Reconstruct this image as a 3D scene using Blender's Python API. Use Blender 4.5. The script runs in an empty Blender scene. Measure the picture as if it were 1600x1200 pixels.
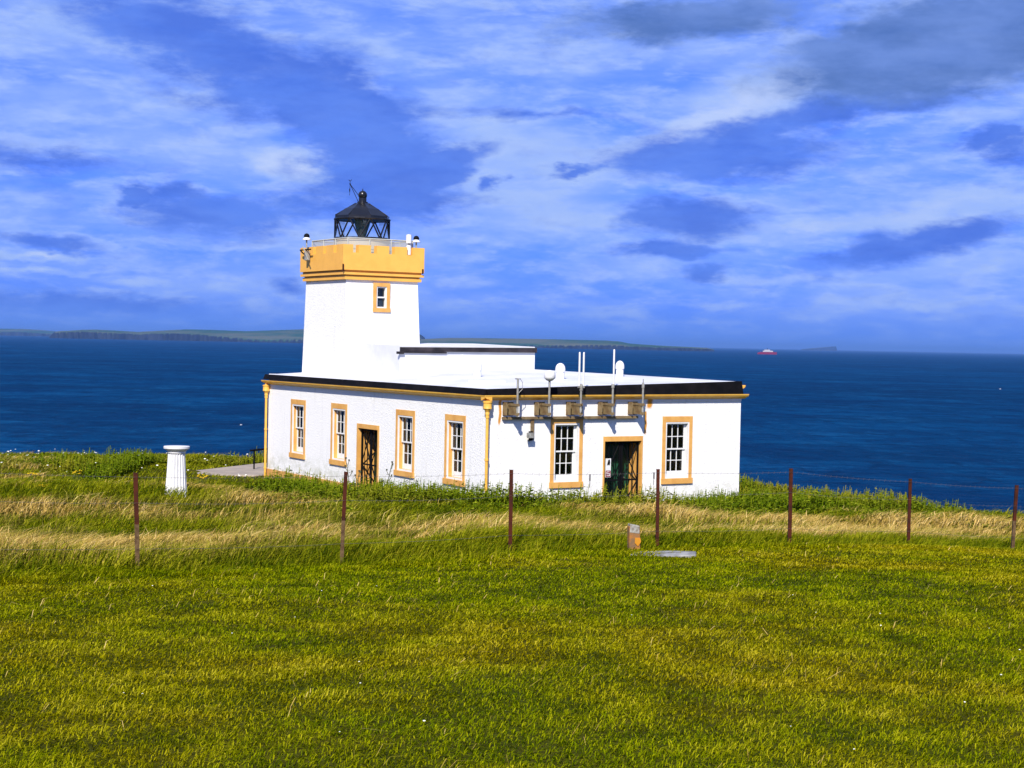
import bpy, bmesh, math, random
import numpy as np
from mathutils import Vector, Matrix
R = math.radians
sc = bpy.context.scene
random.seed(7); rng = np.random.default_rng(11)

# ------------------------------------------------------------------ camera, sky, sun, exposure
CZ = 5.2                                        # eye height above the lighthouse floor
F_PX, ROLL, PITCH = 2521.17, .0198531, -.0254409
_cp, _sp, _cr, _sr = math.cos(PITCH), math.sin(PITCH), math.cos(ROLL), math.sin(ROLL)
FWD = np.array([0, _cp, _sp]); _u0 = np.array([0, -_sp, _cp]); _r0 = np.array([1., 0, 0])
RGT = _cr*_r0 + _sr*_u0; UPV = -_sr*_r0 + _cr*_u0
def at(px, py, Y):
    """world point at forward distance Y seen in direction (px, py) of the 1600 x 1200 photograph"""
    r = FWD + RGT*(px-800)/F_PX - UPV*(py-600)/F_PX
    p = r*(Y/r[1]); return np.array([p[0], p[1], p[2]+CZ])
cam_d = bpy.data.cameras.new('camera'); cam = bpy.data.objects.new('camera', cam_d); sc.collection.objects.link(cam)
cam_d.sensor_width = 36; cam_d.lens = 36*F_PX/1600; cam_d.clip_start = .1; cam_d.clip_end = 400000
cam.matrix_world = Matrix(((RGT[0], UPV[0], -FWD[0], 0), (RGT[1], UPV[1], -FWD[1], 0), (RGT[2], UPV[2], -FWD[2], CZ), (0, 0, 0, 1)))
sc.camera = cam
SUN_EL, SUN_AZ = R(40), R(189)                  # behind the camera
SUN_STRENGTH, SKY_STRENGTH = 4.8, .1
sd = bpy.data.lights.new('sun', 'SUN'); sd.energy = SUN_STRENGTH; sd.angle = R(.53); sd.color = (1, .93, .82)
so = bpy.data.objects.new('sun', sd); sc.collection.objects.link(so)
_sv = Vector((math.sin(SUN_AZ)*math.cos(SUN_EL), math.cos(SUN_AZ)*math.cos(SUN_EL), math.sin(SUN_EL)))
so.rotation_euler = _sv.to_track_quat('Z', 'Y').to_euler()
sc.view_settings.view_transform = 'Standard'; sc.view_settings.look = 'None'
sc.view_settings.exposure = .5; sc.view_settings.gamma = 1
try:
    sc.cycles.max_bounces = 6; sc.cycles.transparent_max_bounces = 12; sc.cycles.volume_bounces = 0
    sc.cycles.use_denoising = True
except Exception: pass

class NT:
    """small helper to write node trees"""
    def __init__(s, tree): s.t = tree; s.n = tree.nodes; s.l = tree.links
    def new(s, kind, **kw):
        n = s.n.new(kind)
        for k, v in kw.items(): setattr(n, k, v)
        return n
    def put(s, sock, v):
        if v is None: return
        if isinstance(v, bpy.types.NodeSocket): s.l.new(v, sock)
        else:
            if hasattr(sock.default_value, '__len__') and len(sock.default_value) == 4 and len(v) == 3: v = (*v, 1)
            sock.default_value = v
    def m(s, op, a, b=None, c=None, clamp=False):
        n = s.new('ShaderNodeMath', operation=op); n.use_clamp = clamp
        for i, v in enumerate((a, b, c)): s.put(n.inputs[i], v)
        return n.outputs[0]
    def vm(s, op, a, b=None, c=None):
        n = s.new('ShaderNodeVectorMath', operation=op)
        for i, v in enumerate((a, b, c)):
            if v is not None: s.put(n.inputs[i], v)
        return n.outputs['Value'] if op in ('LENGTH', 'DOT_PRODUCT') else n.outputs[0]
    def noise(s, vec, scale, detail=4, rough=.55, dist=0, out='Fac'):
        n = s.new('ShaderNodeTexNoise'); s.put(n.inputs['Vector'], vec); n.inputs['Scale'].default_value = scale
        n.inputs['Detail'].default_value = detail; n.inputs['Roughness'].default_value = rough; n.inputs['Distortion'].default_value = dist
        return n.outputs[out]
    def ss(s, x, a, b, lo=0., hi=1.):
        n = s.new('ShaderNodeMapRange', interpolation_type='SMOOTHSTEP')
        for k, v in zip(('Value', 'From Min', 'From Max', 'To Min', 'To Max'), (x, a, b, lo, hi)): s.put(n.inputs[k], v)
        return n.outputs[0]
    def mix(s, f, a, b, mode='MIX'):
        n = s.new('ShaderNodeMix', data_type='RGBA', blend_type=mode)
        s.put(n.inputs[0], f); s.put(n.inputs[6], a); s.put(n.inputs[7], b); return n.outputs[2]
    def comb(s, x, y, z=0.):
        n = s.new('ShaderNodeCombineXYZ')
        for i, v in enumerate((x, y, z)): s.put(n.inputs[i], v)
        return n.outputs[0]
    def sep(s, v):
        n = s.new('ShaderNodeSeparateXYZ'); s.put(n.inputs[0], v); return n.outputs
    def bump(s, h, strength, dist):
        n = s.new('ShaderNodeBump'); n.inputs['Strength'].default_value = strength; n.inputs['Distance'].default_value = dist
        s.put(n.inputs['Height'], h); return n.outputs[0]

# ---- the sky: Nishita tinted deep blue, cloud veils and dark cumulus banks at infinity (azimuth / elevation in degrees)
world = bpy.data.worlds.new('World'); sc.world = world; world.use_nodes = True
def build_sky():
    world.node_tree.nodes.clear(); t = NT(world.node_tree)
    out = t.new('ShaderNodeOutputWorld'); bg = t.new('ShaderNodeBackground'); bg.inputs['Strength'].default_value = SKY_STRENGTH
    t.l.new(bg.outputs[0], out.inputs[0])
    sky = t.new('ShaderNodeTexSky', sky_type='NISHITA'); sky.sun_disc = False
    sky.sun_elevation = SUN_EL; sky.sun_rotation = SUN_AZ; sky.air_density = 1; sky.dust_density = .3; sky.ozone_density = 3
    co = t.new('ShaderNodeTexCoord').outputs['Generated']
    x, y, z = t.sep(co)
    az = t.m('MULTIPLY', t.m('ARCTAN2', x, y), 57.2958); el = t.m('MULTIPLY', t.m('ARCSINE', z), 57.2958)
    p = t.comb(az, el)
    base = t.mix(1., sky.outputs[0], t.mix(t.ss(el, -1., 15.), SKYT[0], SKYT[1]), 'MULTIPLY')
    # low band near the sea a touch deeper
    def warp(scale, amp, k):
        c = t.noise(t.vm('MULTIPLY', t.vm('ADD', p, (k, k*.7, k)), (.6, 1.5, 1)), scale, 5, .62, out='Color')
        return t.vm('MULTIPLY', t.vm('SUBTRACT', c, (.5, .5, .5)), amp)
    pw = t.vm('ADD', p, t.vm('ADD', warp(.25, (4.2, 1.5, 0), 3.), warp(1.1, (1.5, .8, 0), 9.)))
    px_az = lambda a: math.degrees(math.atan((a-800)/F_PX))
    def blob(px, py, hw, hh, tilt, amp, soft=1.):
        c = at(px, py, 1000.); d = np.array([c[0], c[1], c[2]-CZ]); d /= np.linalg.norm(d)
        a0, e0 = math.degrees(math.atan2(d[0], d[1])), math.degrees(math.asin(d[2]))
        k = 57.2958/F_PX; ct, st = math.cos(R(tilt)), math.sin(R(tilt))
        v = t.vm('SUBTRACT', pw, (a0, e0, 0))
        q = t.comb(t.vm('DOT_PRODUCT', v, (ct/(hw*k), st/(hw*k), 0)), t.vm('DOT_PRODUCT', v, (-st/(hh*k), ct/(hh*k), 0)))
        r = t.vm('LENGTH', q)
        return t.m('MULTIPLY', t.m('SUBTRACT', 1., r, clamp=True) if soft == 1. else t.ss(r, 1.+soft*.5, 1.-soft*.5), amp)
    def total(lst):
        s = None
        for b in lst:
            v = blob(*b); s = v if s is None else t.m('ADD', s, v)
        return s
    dark = total(DARK); white = total(WHITE); slate = total(SLATE)
    fine = t.noise(t.vm('MULTIPLY', p, (.6, 1.5, 1)), .9, 9, .64, .15)
    streak = t.noise(t.vm('MULTIPLY', t.vm('ADD', p, (31, 5, 0)), (.27, 1.1, 1)), .75, 8, .6, .2)
    broad = t.noise(t.vm('MULTIPLY', t.vm('ADD', p, (11, 17, 0)), (.3, .9, 1)), .28, 5, .55, .5)
    # veil
    veil = t.m('ADD', t.ss(streak, .36, .72, 0., .6), t.ss(broad, .38, .7, 0., .4))
    veil = t.m('ADD', veil, white)
    veil = t.m('MULTIPLY', veil, t.ss(el, -.3, 1.8, .1, 1.), clamp=True)
    wisp = t.noise(t.vm('MULTIPLY', t.vm('ADD', p, (7, 23, 0)), (.45, 1.6, 1)), .9, 8, .6, .25)
    veil = t.m('ADD', veil, t.m('MULTIPLY', t.m('SUBTRACT', wisp, .45), .8), clamp=True)
    c = t.mix(veil, base, VEIL)
    wb = t.ss(t.m('ADD', white, t.m('MULTIPLY', t.m('SUBTRACT', fine, .5), .9)), .5, 1.25, 0., .7)
    c = t.mix(wb, c, BRIGHT)
    fz = t.m('ADD', t.m('MULTIPLY', t.m('SUBTRACT', fine, .5), 1.3), t.m('MULTIPLY', t.m('SUBTRACT', streak, .5), .9))
    rim = t.m('MULTIPLY', t.ss(t.m('ADD', dark, fz), -.25, .12, 0., .6), t.ss(wisp, .42, .66)); c = t.mix(rim, c, srgb(178, 203, 255, 7.07))
    dm = t.ss(t.m('ADD', dark, fz), .02, .78, 0., .92)
    inner = t.noise(t.vm('MULTIPLY', t.vm('ADD', p, (3, 41, 0)), (.4, 1.2, 1)), .5, 5, .6)
    dc = t.mix(t.ss(inner, .35, .68), DARKC[0], DARKC[1])
    c = t.mix(dm, c, dc)
    sm = t.ss(t.m('ADD', slate, t.m('MULTIPLY', t.m('SUBTRACT', fine, .5), .8)), .12, .7, 0., .95)
    sc_ = t.mix(t.ss(inner, .3, .7), SLATEC[0], SLATEC[1])
    c = t.mix(sm, c, sc_)
    c = t.mix(t.ss(el, 0., 1.8, .75, 0.), c, HORIZ)
    t.l.new(c, bg.inputs[0])
SKYT = ((.10, .235, 1.12), (.36, .48, 1.05))
def srgb(r, g, b, k=1.):
    f = lambda c: ((c/255+.055)/1.055)**2.4 if c > 10 else c/255/12.92
    return (f(r)*k, f(g)*k, f(b)*k)
VEIL, BRIGHT, HORIZ = srgb(160, 190, 255, 7.07), srgb(208, 222, 255, 7.07), srgb(100, 149, 255, 7.07)
DARKC = (srgb(74, 116, 226, 7.07), srgb(94, 138, 244, 7.07)); SLATEC = (srgb(78, 114, 184, 7.07), srgb(112, 146, 220, 7.07))
DARK = [(330, 85, 330, 95, -22, 1.1), (560, 190, 190, 110, -40, 1.1), (350, 336, 190, 48, 0, 1.2), (590, 290, 170, 85, 0, 1.1), (700, 262, 110, 30, 20, .9),
        (225, 311, 42, 18, 0, 1.1), (775, 286, 34, 16, 15, 1.1), (905, 268, 55, 14, 12, 1.), (1130, 242, 230, 62, 3, 1.25), (1075, 345, 140, 44, 3, 1.2), (1400, 388, 230, 42, 14, 1.2),
        (1330, 168, 220, 36, 8, 1.), (90, 478, 380, 30, 0, .9), (60, 384, 200, 18, -3, .8), (60, 250, 260, 40, -4, .6), (850, 187, 260, 18, 0, .7), (1055, 394, 130, 15, 0, 1.), (1100, 430, 70, 18, 5, .9),
        (1560, 210, 60, 24, 10, 1.2), (1590, 240, 70, 40, 0, .8), (300, 300, 60, 14, 0, .5), (450, 438, 60, 20, 0, .6)]
SLATE = [(1440, 88, 330, 92, 7, 1.3), (1080, 26, 290, 44, 4, 1.), (1590, 20, 260, 60, 0, .7)]
WHITE = [(455, 258, 80, 34, -25, 1.2), (1190, 150, 210, 62, 16, 1.15), (1060, 212, 150, 34, 14, 1.), (1290, 352, 380, 26, 4, .8), (1500, 312, 200, 24, 8, .8), (250, 225, 330, 75, -10, .55), (420, 362, 260, 28, -5, .7),
         (800, 300, 260, 90, 0, .45), (50, 404, 120, 10, 0, 1.), (50, 430, 90, 9, 0, .9), (170, 60, 300, 40, -25, .6), (740, 205, 200, 60, -5, .6), (930, 250, 170, 45, 0, .6), (900, 350, 260, 40, 0, .5), (1480, 420, 220, 26, 6, .6)]
build_sky()

# ------------------------------------------------------------------ materials
MATS = {}
def mat(name, col, rough=.7, spec=.3, metal=0., var=.0, vscale=6., bump=None, col2=None):
    m = bpy.data.materials.new(name); m.use_nodes = True; t = NT(m.node_tree); b = m.node_tree.nodes['Principled BSDF']
    b.inputs['Roughness'].default_value = rough; b.inputs['Metallic'].default_value = metal; b.inputs['Specular IOR Level'].default_value = spec
    g = t.new('ShaderNodeTexCoord').outputs['Object']
    if var or col2:
        n = t.noise(g, vscale, 5, .6); c2 = col2 or tuple(c*(1-var) for c in col)
        t.l.new(t.mix(t.ss(n, .35, .7), col, c2), b.inputs['Base Color'])
    else: t.put(b.inputs['Base Color'], col)
    if bump: t.l.new(t.bump(t.noise(g, bump[0], 4, .6), bump[1], bump[2]), b.inputs['Normal'])
    MATS[name] = m; return m
def wall_mat():
    m = bpy.data.materials.new('white_roughcast'); m.use_nodes = True; t = NT(m.node_tree); b = m.node_tree.nodes['Principled BSDF']
    b.inputs['Roughness'].default_value = .85; b.inputs['Specular IOR Level'].default_value = .15
    g = t.new('ShaderNodeTexCoord').outputs['Object']; x, y, z = t.sep(g)
    c = t.mix(t.ss(t.noise(g, 1.3, 6, .65), .5, .8, 0., .5), (.82, .815, .80), (.72, .72, .71))
    # rust runs below the gutter joints (on the seaward-facing right wall, y = 0)
    def run(u0, w, z0, z1, k):
        wob = t.m('ADD', x, t.m('MULTIPLY', t.m('SUBTRACT', t.noise(t.comb(z, k), 3., 3), .5), .12))
        a = t.ss(t.m('ABSOLUTE', t.m('SUBTRACT', wob, u0)), 0., w, 1., 0.)
        f = t.m('MULTIPLY', a, t.m('MULTIPLY', t.ss(z, z0, z0+.15), t.ss(z, z1, z1-.1)))
        f = t.m('MULTIPLY', f, t.ss(t.noise(t.comb(t.m('MULTIPLY', x, 14.), t.m('MULTIPLY', z, 3.), k), 1., 4), .25, .45))
        return t.m('MULTIPLY', f, t.ss(y, .3, .1))
    st = t.m('ADD', run(.42, .07, 2.75, 3.66, 1.), t.m('ADD', run(5.86, .16, 3.2, 3.7, 5.), t.m('ADD', run(5.72, .07, 2.4, 3.2, 9.), run(4.5, .08, 3.3, 3.7, 3.))), clamp=True)
    drip = t.noise(t.comb(t.m('MULTIPLY', t.m('ADD', x, y), 5.), t.m('MULTIPLY', z, .35), 2.), 1., 5, .65)
    c = t.mix(t.ss(drip, .52, .76, 0., .28), c, (.46, .46, .43))
    low = t.m('MULTIPLY', t.ss(z, 1.3, .2), t.ss(t.noise(g, 3., 5, .7), .38, .62, 0., .65)); c = t.mix(low, c, (.42, .43, .33))
    c = t.mix(t.m('MULTIPLY', st, 1.6, clamp=True), c, (.6, .27, .04))
    t.l.new(c, b.inputs['Base Color'])
    h = t.m('ADD', t.noise(g, 15., 5, .7), t.m('MULTIPLY', t.noise(g, 42., 3, .6), .4))
    t.l.new(t.bump(h, 1., .021), b.inputs['Normal']); MATS['white_roughcast'] = m; return m
def glass_mat(name, tint, refl=.6):
    m = bpy.data.materials.new(name); m.use_nodes = True; t = NT(m.node_tree); m.node_tree.nodes.clear()
    o = t.new('ShaderNodeOutputMaterial'); mx = t.new('ShaderNodeMixShader'); tr = t.new('ShaderNodeBsdfTransparent'); gl = t.new('ShaderNodeBsdfGlossy')
    t.put(tr.inputs[0], tint); gl.inputs['Roughness'].default_value = .03; fr = t.new('ShaderNodeFresnel'); fr.inputs[0].default_value = 1.5
    t.l.new(t.m('MULTIPLY', fr.outputs[0], refl, clamp=True), mx.inputs[0]); t.l.new(tr.outputs[0], mx.inputs[1]); t.l.new(gl.outputs[0], mx.inputs[2]); t.l.new(mx.outputs[0], o.inputs[0])
    MATS[name] = m; return m
W = wall_mat()
WP = mat('white_paint', (.72, .72, .71), .5, .3, var=.06, vscale=3, bump=(12, .25, .01))
ROOFW = mat('white_roof_paint', (.66, .67, .69), .6, .2, col2=(.54, .55, .58), vscale=.7, bump=(5, .3, .02))
OCH = mat('ochre_paint', (.8, .42, .08), .55, .3, col2=(.74, .38, .07), vscale=2.5, bump=(14, .2, .01))
YEL = mat('yellow_paint', (.78, .45, .08), .42, .4, col2=(.7, .36, .05), vscale=4)
TAN = mat('ochre_surround', (.68, .37, .10), .6, .3, col2=(.58, .29, .07), vscale=3, bump=(18, .2, .01))
PLI = mat('ochre_plinth', (.66, .35, .1), .7, .2, var=.25, vscale=2, bump=(9, .5, .02))
BLK = mat('black_bitumen', (.003, .003, .004), .8, .08, col2=(.008, .007, .008), vscale=2, bump=(4, .4, .02))
BAND = mat('dark_lead', (.012, .01, .012), .6, .3, col2=(.05, .04, .045), vscale=1.7, bump=(4, .4, .02))
LBK = mat('black_gloss_paint', (.006, .006, .008), .28, .5, col2=(.012, .012, .014), vscale=3)
IRON = mat('black_iron', (.004, .004, .005), .7, .1)
GREEN = mat('green_door_paint', (.008, .06, .03), .5, .3, var=.3, vscale=5)
STEEL = mat('galvanised_steel', (.36, .36, .33), .5, .4, .3, col2=(.22, .2, .16), vscale=7)
BRKT = mat('weathered_bracket', (.22, .165, .085), .7, .2, col2=(.14, .09, .045), vscale=6)
GREY = mat('grey_paint', (.42, .44, .42), .6, .3, var=.15, vscale=4)
MURE = mat('lantern_base_paint', (.6, .5, .3), .6, .3, col2=(.5, .47, .38), vscale=2)
PANE = glass_mat('window_glass', (.7, .78, .8), 1.2)
LGLASS = glass_mat('lantern_glass', (.93, .96, .98), .35)
MESHM = bpy.data.materials.new('railing_mesh'); MESHM.use_nodes = True
_b = MESHM.node_tree.nodes['Principled BSDF']; _b.inputs['Base Color'].default_value = (.4, .42, .42, 1); _b.inputs['Alpha'].default_value = .55; _b.inputs['Roughness'].default_value = .6
CURT = mat('faded_curtain', (.34, .35, .28), .9, .1, var=.3, vscale=7)
LENS = mat('lens_glass', (.02, .06, .07), .08, .8, col2=(.05, .12, .12), vscale=5)
RUST = mat('rusted_steel', (.062, .012, .004), .85, .2, col2=(.03, .008, .004), vscale=9, bump=(30, .4, .004))
RUSTP = mat('scraped_steel', (.12, .075, .035), .85, .2, col2=(.05, .025, .012), vscale=14)
WIRE = mat('fence_wire', (.13, .12, .115), .6, .3, .3)
STONEW = mat('white_painted_stone', (.66, .66, .66), .6, .3, var=.1, vscale=4, bump=(16, .2, .008))
CONC = mat('concrete', (.36, .3, .235), .9, .2, col2=(.27, .23, .19), vscale=1.1, bump=(10, .4, .02))
SLABM = mat('grey_concrete_slab', (.13, .13, .13), .9, .2, col2=(.32, .32, .31), vscale=5, bump=(20, .4, .01))
RED = mat('red_paint', (.2, .006, .03), .5, .3)
WOODP = mat('weathered_wood', (.17, .11, .06), .9, .15, col2=(.36, .15, .035), vscale=9, bump=(22, .6, .01))
LICH = mat('pale_lichen_grey', (.36, .36, .32), .9, .15, col2=(.15, .12, .09), vscale=16)
SLABW = mat('dulled_cabin_paint', (.4, .4, .42), .6, .2)  # white cabin paint, dulled in its base colour for the distance
YSIGN = mat('yellow_marker', (.5, .23, .015), .5, .3, col2=(.6, .2, .02), vscale=12)

# ------------------------------------------------------------------ mesh builder and scene helpers
def link(o): sc.collection.objects.link(o); return o
class MB:
    def __init__(s, frame=None): s.bm = bmesh.new(); s.M = frame or Matrix.Identity(4)
    def _add(s, pts, faces):
        vs = [s.bm.verts.new(s.M @ Vector(p)) for p in pts]
        for f in faces:
            try: s.bm.faces.new([vs[i] for i in f])
            except ValueError: pass
        return s
    def box(s, x0, x1, y0, y1, z0, z1):
        p = [(x, y, z) for z in (z0, z1) for y in (y0, y1) for x in (x0, x1)]
        return s._add(p, [(0, 2, 3, 1), (4, 5, 7, 6), (0, 1, 5, 4), (2, 6, 7, 3), (0, 4, 6, 2), (1, 3, 7, 5)])
    def quad(s, *p): return s._add(p, [tuple(range(len(p)))])
    def prism(s, poly, z0, z1):
        n = len(poly)
        return s._add([(x, y, z0) for x, y in poly]+[(x, y, z1) for x, y in poly], [tuple(range(n))[::-1], tuple(range(n, 2*n))]+[(i, (i+1) % n, n+(i+1) % n, n+i) for i in range(n)])
    def rings(s, rings, cap=True, closed=True):
        """loft through rings of equal point count"""
        n = len(rings[0]); pts = [p for r in rings for p in r]; f = []
        for k in range(len(rings)-1):
            for i in range(n if closed else n-1):
                j = (i+1) % n; f.append((k*n+i, k*n+j, (k+1)*n+j, (k+1)*n+i))
        if cap: f += [tuple(range(n))[::-1], tuple(range((len(rings)-1)*n, len(rings)*n))]
        return s._add(pts, f)
    def lathe(s, cx, cy, prof, n=20, ph=0.):
        return s.rings([[(cx+r*math.cos(2*math.pi*i/n+ph), cy+r*math.sin(2*math.pi*i/n+ph), z) for i in range(n)] for r, z in prof])
    def bar(s, a, b, r, n=6, r2=None):
        a, b = Vector(a), Vector(b); d = (b-a).normalized(); q = d.to_track_quat('Z', 'Y'); x, y = q @ Vector((1, 0, 0)), q @ Vector((0, 1, 0))
        rr = (r, r if r2 is None else r2)
        return s.rings([[tuple(c+(x*math.cos(2*math.pi*i/n)+y*math.sin(2*math.pi*i/n))*k) for i in range(n)] for c, k in zip((a, b), rr)])
    def path(s, pts, r, n=6):
        for a, b in zip(pts, pts[1:]): s.bar(a, b, r, n)
        return s
    def build(s, name, m, parent=None, smooth=False, bevel=0., fix=True):
        if fix: bmesh.ops.recalc_face_normals(s.bm, faces=s.bm.faces)
        me = bpy.data.meshes.new(name); s.bm.to_mesh(me); s.bm.free()
        me.materials.append(m)
        if smooth:
            for p in me.polygons: p.use_smooth = True
            try: me.set_sharp_from_angle(angle=R(35))
            except Exception: pass
        o = link(bpy.data.objects.new(name, me))
        if parent: o.parent = parent
        if bevel:
            b = o.modifiers.new('bevel', 'BEVEL'); b.width = bevel; b.segments = 1; b.limit_method = 'ANGLE'; b.angle_limit = R(50)
        return o
def tag(o, label=None, cat=None, group=None, kind=None):
    for k, v in (('label', label), ('category', cat), ('group', group), ('kind', kind)):
        if v: o[k] = v
    return o
def empty(name, loc=(0, 0, 0), rz=0.): 
    o = link(bpy.data.objects.new(name, None)); o.location = loc; o.rotation_euler = (0, 0, rz); o.empty_display_size = .3; return o

# ------------------------------------------------------------------ terrain
TH = .5553113; PX0, PY0 = -.6964, 47.                      # lighthouse: near corner and turn
CT, ST = math.cos(TH), math.sin(TH)
def l2w(a, b, z=0.): return Vector((PX0+CT*a-ST*b, PY0+ST*a+CT*b, z))
def w2l(X, Y): dx, dy = X-PX0, Y-PY0; return CT*dx+ST*dy, -ST*dx+CT*dy
POSTS = [(211.5, 738.5, 215.5, 891, 20.), (540.5, 737, 533, 881, 21.7), (799, 734, 797, 865, 23.3), (1028.5, 733, 1027, 857, 24.8),
         (1236.5, 732, 1234, 852, 26.4), (1423, 748, 1419.5, 853, 28.1), (1589.5, 758, 1582, 863, 29.6)]
fy = np.polyfit([at(p[2], p[3], p[4])[0] for p in POSTS], [p[4] for p in POSTS], 1)
def fence_s(X, Y): return (Y-(fy[0]*X+fy[1]))/math.hypot(1, fy[0])      # metres beyond the fence
ctrl = [(0, 0, -1.65), (-6, 0, -1.6), (6, 0, -1.75), (0, -12, -1.0), (-14, 8, -2.0), (14, 8, -2.55), (0, 10, -2.28), (-3, 14, -2.55), (4, 15, -2.62)]
for p in POSTS: q = at(p[2], p[3], p[4]); ctrl.append((q[0], q[1], q[2]-CZ-.02))
def cp(px, py, Y, dz=0.): q = at(px, py, Y); ctrl.append((q[0], q[1], q[2]-CZ+dz))
cp(275, 776, 40, -.05); cp(60, 800, 34, -.25); cp(100, 860, 24, -.1); cp(275, 830, 30, -.3)
cp(800, 812, 31, -.3); cp(800, 776, 40, -.32); cp(600, 776, 40, -.35); cp(1000, 786, 40, -.32); cp(1150, 800, 41, -.3)
cp(420, 757, 46, -.35); cp(500, 765, 44, -.35); cp(1240, 787, 45, -.25); cp(1420, 800, 44, -.2); cp(1600, 812, 44, -.25)
cp(1420, 830, 35, -.3); cp(1600, 835, 36, -.3); cp(1100, 825, 33, -.3)
cp(0, 745, 55, -.3); cp(150, 735, 58, -.3); cp(0, 712, 74, -.2); cp(200, 712, 74, -.2)
for a, b in ((-.2, -.2), (4, -.3), (9.6, -.3), (-.4, 5), (-.4, 11), (-.4, 16.3), (9.7, 8), (5, 16.4), (5, 8)): w = l2w(a, b); ctrl.append((w.x, w.y, -5.2))
ctrl += [(-11, 64, -5.22), (-14, 62, -5.15), (-8, 72, -5.6), (4, 72, -5.6), (13, 55, -5.4), (-30, 60, -4.7), (-40, 40, -3.8), (-30, 20, -2.6), (30, 20, -3.8), (30, 36, -4.9), (40, 30, -5.)]
ctrl = np.array(ctrl)
def tps_fit(P):
    n = len(P); d2 = ((P[:, None, :2]-P[None, :, :2])**2).sum(-1); K = .5*d2*np.log(d2+1e-9)
    A = np.zeros((n+3, n+3)); A[:n, :n] = K+np.eye(n)*.6; A[:n, n] = A[n, :n] = 1; A[:n, n+1:] = P[:, :2]; A[n+1:, :n] = P[:, :2].T
    return np.linalg.solve(A, np.r_[P[:, 2], 0, 0, 0])
TPSW = tps_fit(ctrl)
EDGE = np.array([(-140, 66), (-60, 72), (-35, 75), (-20, 75.5), (-8, 76), (1, 74), (6, 67), (9.5, 60), (10.5, 54), (11.5, 50.5), (14, 47), (18, 45.5), (30, 43), (70, 34), (140, 20)], float)
def edge_d(X, Y):
    """metres beyond the cliff edge (positive seaward)"""
    best = np.full(X.shape, 1e9); sg = np.zeros(X.shape)
    for (x0, y0), (x1, y1) in zip(EDGE, EDGE[1:]):
        ex, ey = x1-x0, y1-y0; L2 = ex*ex+ey*ey
        tt = np.clip(((X-x0)*ex+(Y-y0)*ey)/L2, 0, 1); dx, dy = X-x0-tt*ex, Y-y0-tt*ey; d = np.hypot(dx, dy)
        s = np.sign(ex*(Y-y0)-ey*(X-x0)); k = d < best-1e-9; best = np.where(k, d, best); sg = np.where(k, s, sg)
    return best*sg
def vnoise(X, Y, s, seed):
    r = np.random.default_rng(seed).random((64, 64)); x, y = X*s+100, Y*s+100
    i, j = np.floor(x).astype(int), np.floor(y).astype(int); fx, fy_ = x-i, y-j; fx = fx*fx*(3-2*fx); fy_ = fy_*fy_*(3-2*fy_)
    g = lambda a, b: r[a % 64, b % 64]
    return (g(i, j)*(1-fx)+g(i+1, j)*fx)*(1-fy_)+(g(i, j+1)*(1-fx)+g(i+1, j+1)*fx)*fy_
def ground_z(X, Y):
    X, Y = np.asarray(X, float), np.asarray(Y, float); sh = X.shape; x, y = X.ravel(), Y.ravel(); z = np.zeros(len(x))
    cx, cy = np.clip(x, -45, 45), np.clip(y, -14, 80)
    for k in range(0, len(x), 20000):
        a, b = cx[k:k+20000], cy[k:k+20000]
        d2 = (a[:, None]-ctrl[None, :, 0])**2+(b[:, None]-ctrl[None, :, 1])**2
        z[k:k+20000] = (.5*d2*np.log(d2+1e-9)) @ TPSW[:-3]+TPSW[-3]+TPSW[-2]*a+TPSW[-1]*b
    # level pad under and round the building
    la, lb = w2l(x, y); dd = np.maximum(np.maximum(-la, la-9.5), np.maximum(-lb, lb-16.)); w = np.clip(1-dd/2.2, 0, 1); w = w*w*(3-2*w)
    z = z*(1-w)+(-5.25)*w
    s = fence_s(x, y); rough = np.clip((s+1)/3, 0, 1)*(1-w)
    z += rough*((vnoise(x, y, .55, 3)-.5)*.22+(vnoise(x, y, 1.3, 4)-.5)*.12)+(vnoise(x, y, .35, 5)-.5)*.06*(1-w)
    e = edge_d(x, y)+(vnoise(x, y, .3, 8)-.5)*1.2
    drop = np.where(e > 0, np.minimum(e*e*.25+e*.25, 1e3), 0); drop = np.where(e > 6, 10.5+(e-6)*2.2, drop)
    return (np.maximum(z+CZ-drop, -52+vnoise(x, y, .1, 9)*4)).reshape(sh)
def gz(x, y): return float(ground_z(np.array([x]), np.array([y]))[0])

def ground_material():
    m = bpy.data.materials.new('turf_soil'); m.use_nodes = True; t = NT(m.node_tree); b = m.node_tree.nodes['Principled BSDF']; b.inputs['Roughness'].default_value = 1; b.inputs['Specular IOR Level'].default_value = .05
    g = t.new('ShaderNodeTexCoord').outputs['Object']; nz = t.sep(t.new('ShaderNodeNewGeometry').outputs['Normal'])[2]
    c = t.mix(t.ss(t.noise(g, .6, 6, .6), .35, .65), (.045, .055, .003), (.08, .07, .005))
    c = t.mix(t.ss(t.noise(g, 7, 5, .7), .45, .75, 0., .6), c, (.02, .025, .003))
    c = t.mix(t.ss(nz, .75, .5), c, (.11, .09, .07)); t.l.new(c, b.inputs['Base Color'])
    t.l.new(t.bump(t.noise(g, 18, 6, .7), .8, .05), b.inputs['Normal']); return m
def grid_mesh(name, xs, ys, Z, m):
    nx, ny = len(xs), len(ys); X, Y = np.meshgrid(xs, ys); v = np.stack([X, Y, Z], -1).reshape(-1, 3)
    i = (np.arange(ny-1)[:, None]*nx+np.arange(nx-1)[None]).ravel(); f = np.stack([i, i+1, i+nx+1, i+nx], -1)
    return raw_mesh(name, v, f, m)
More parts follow.
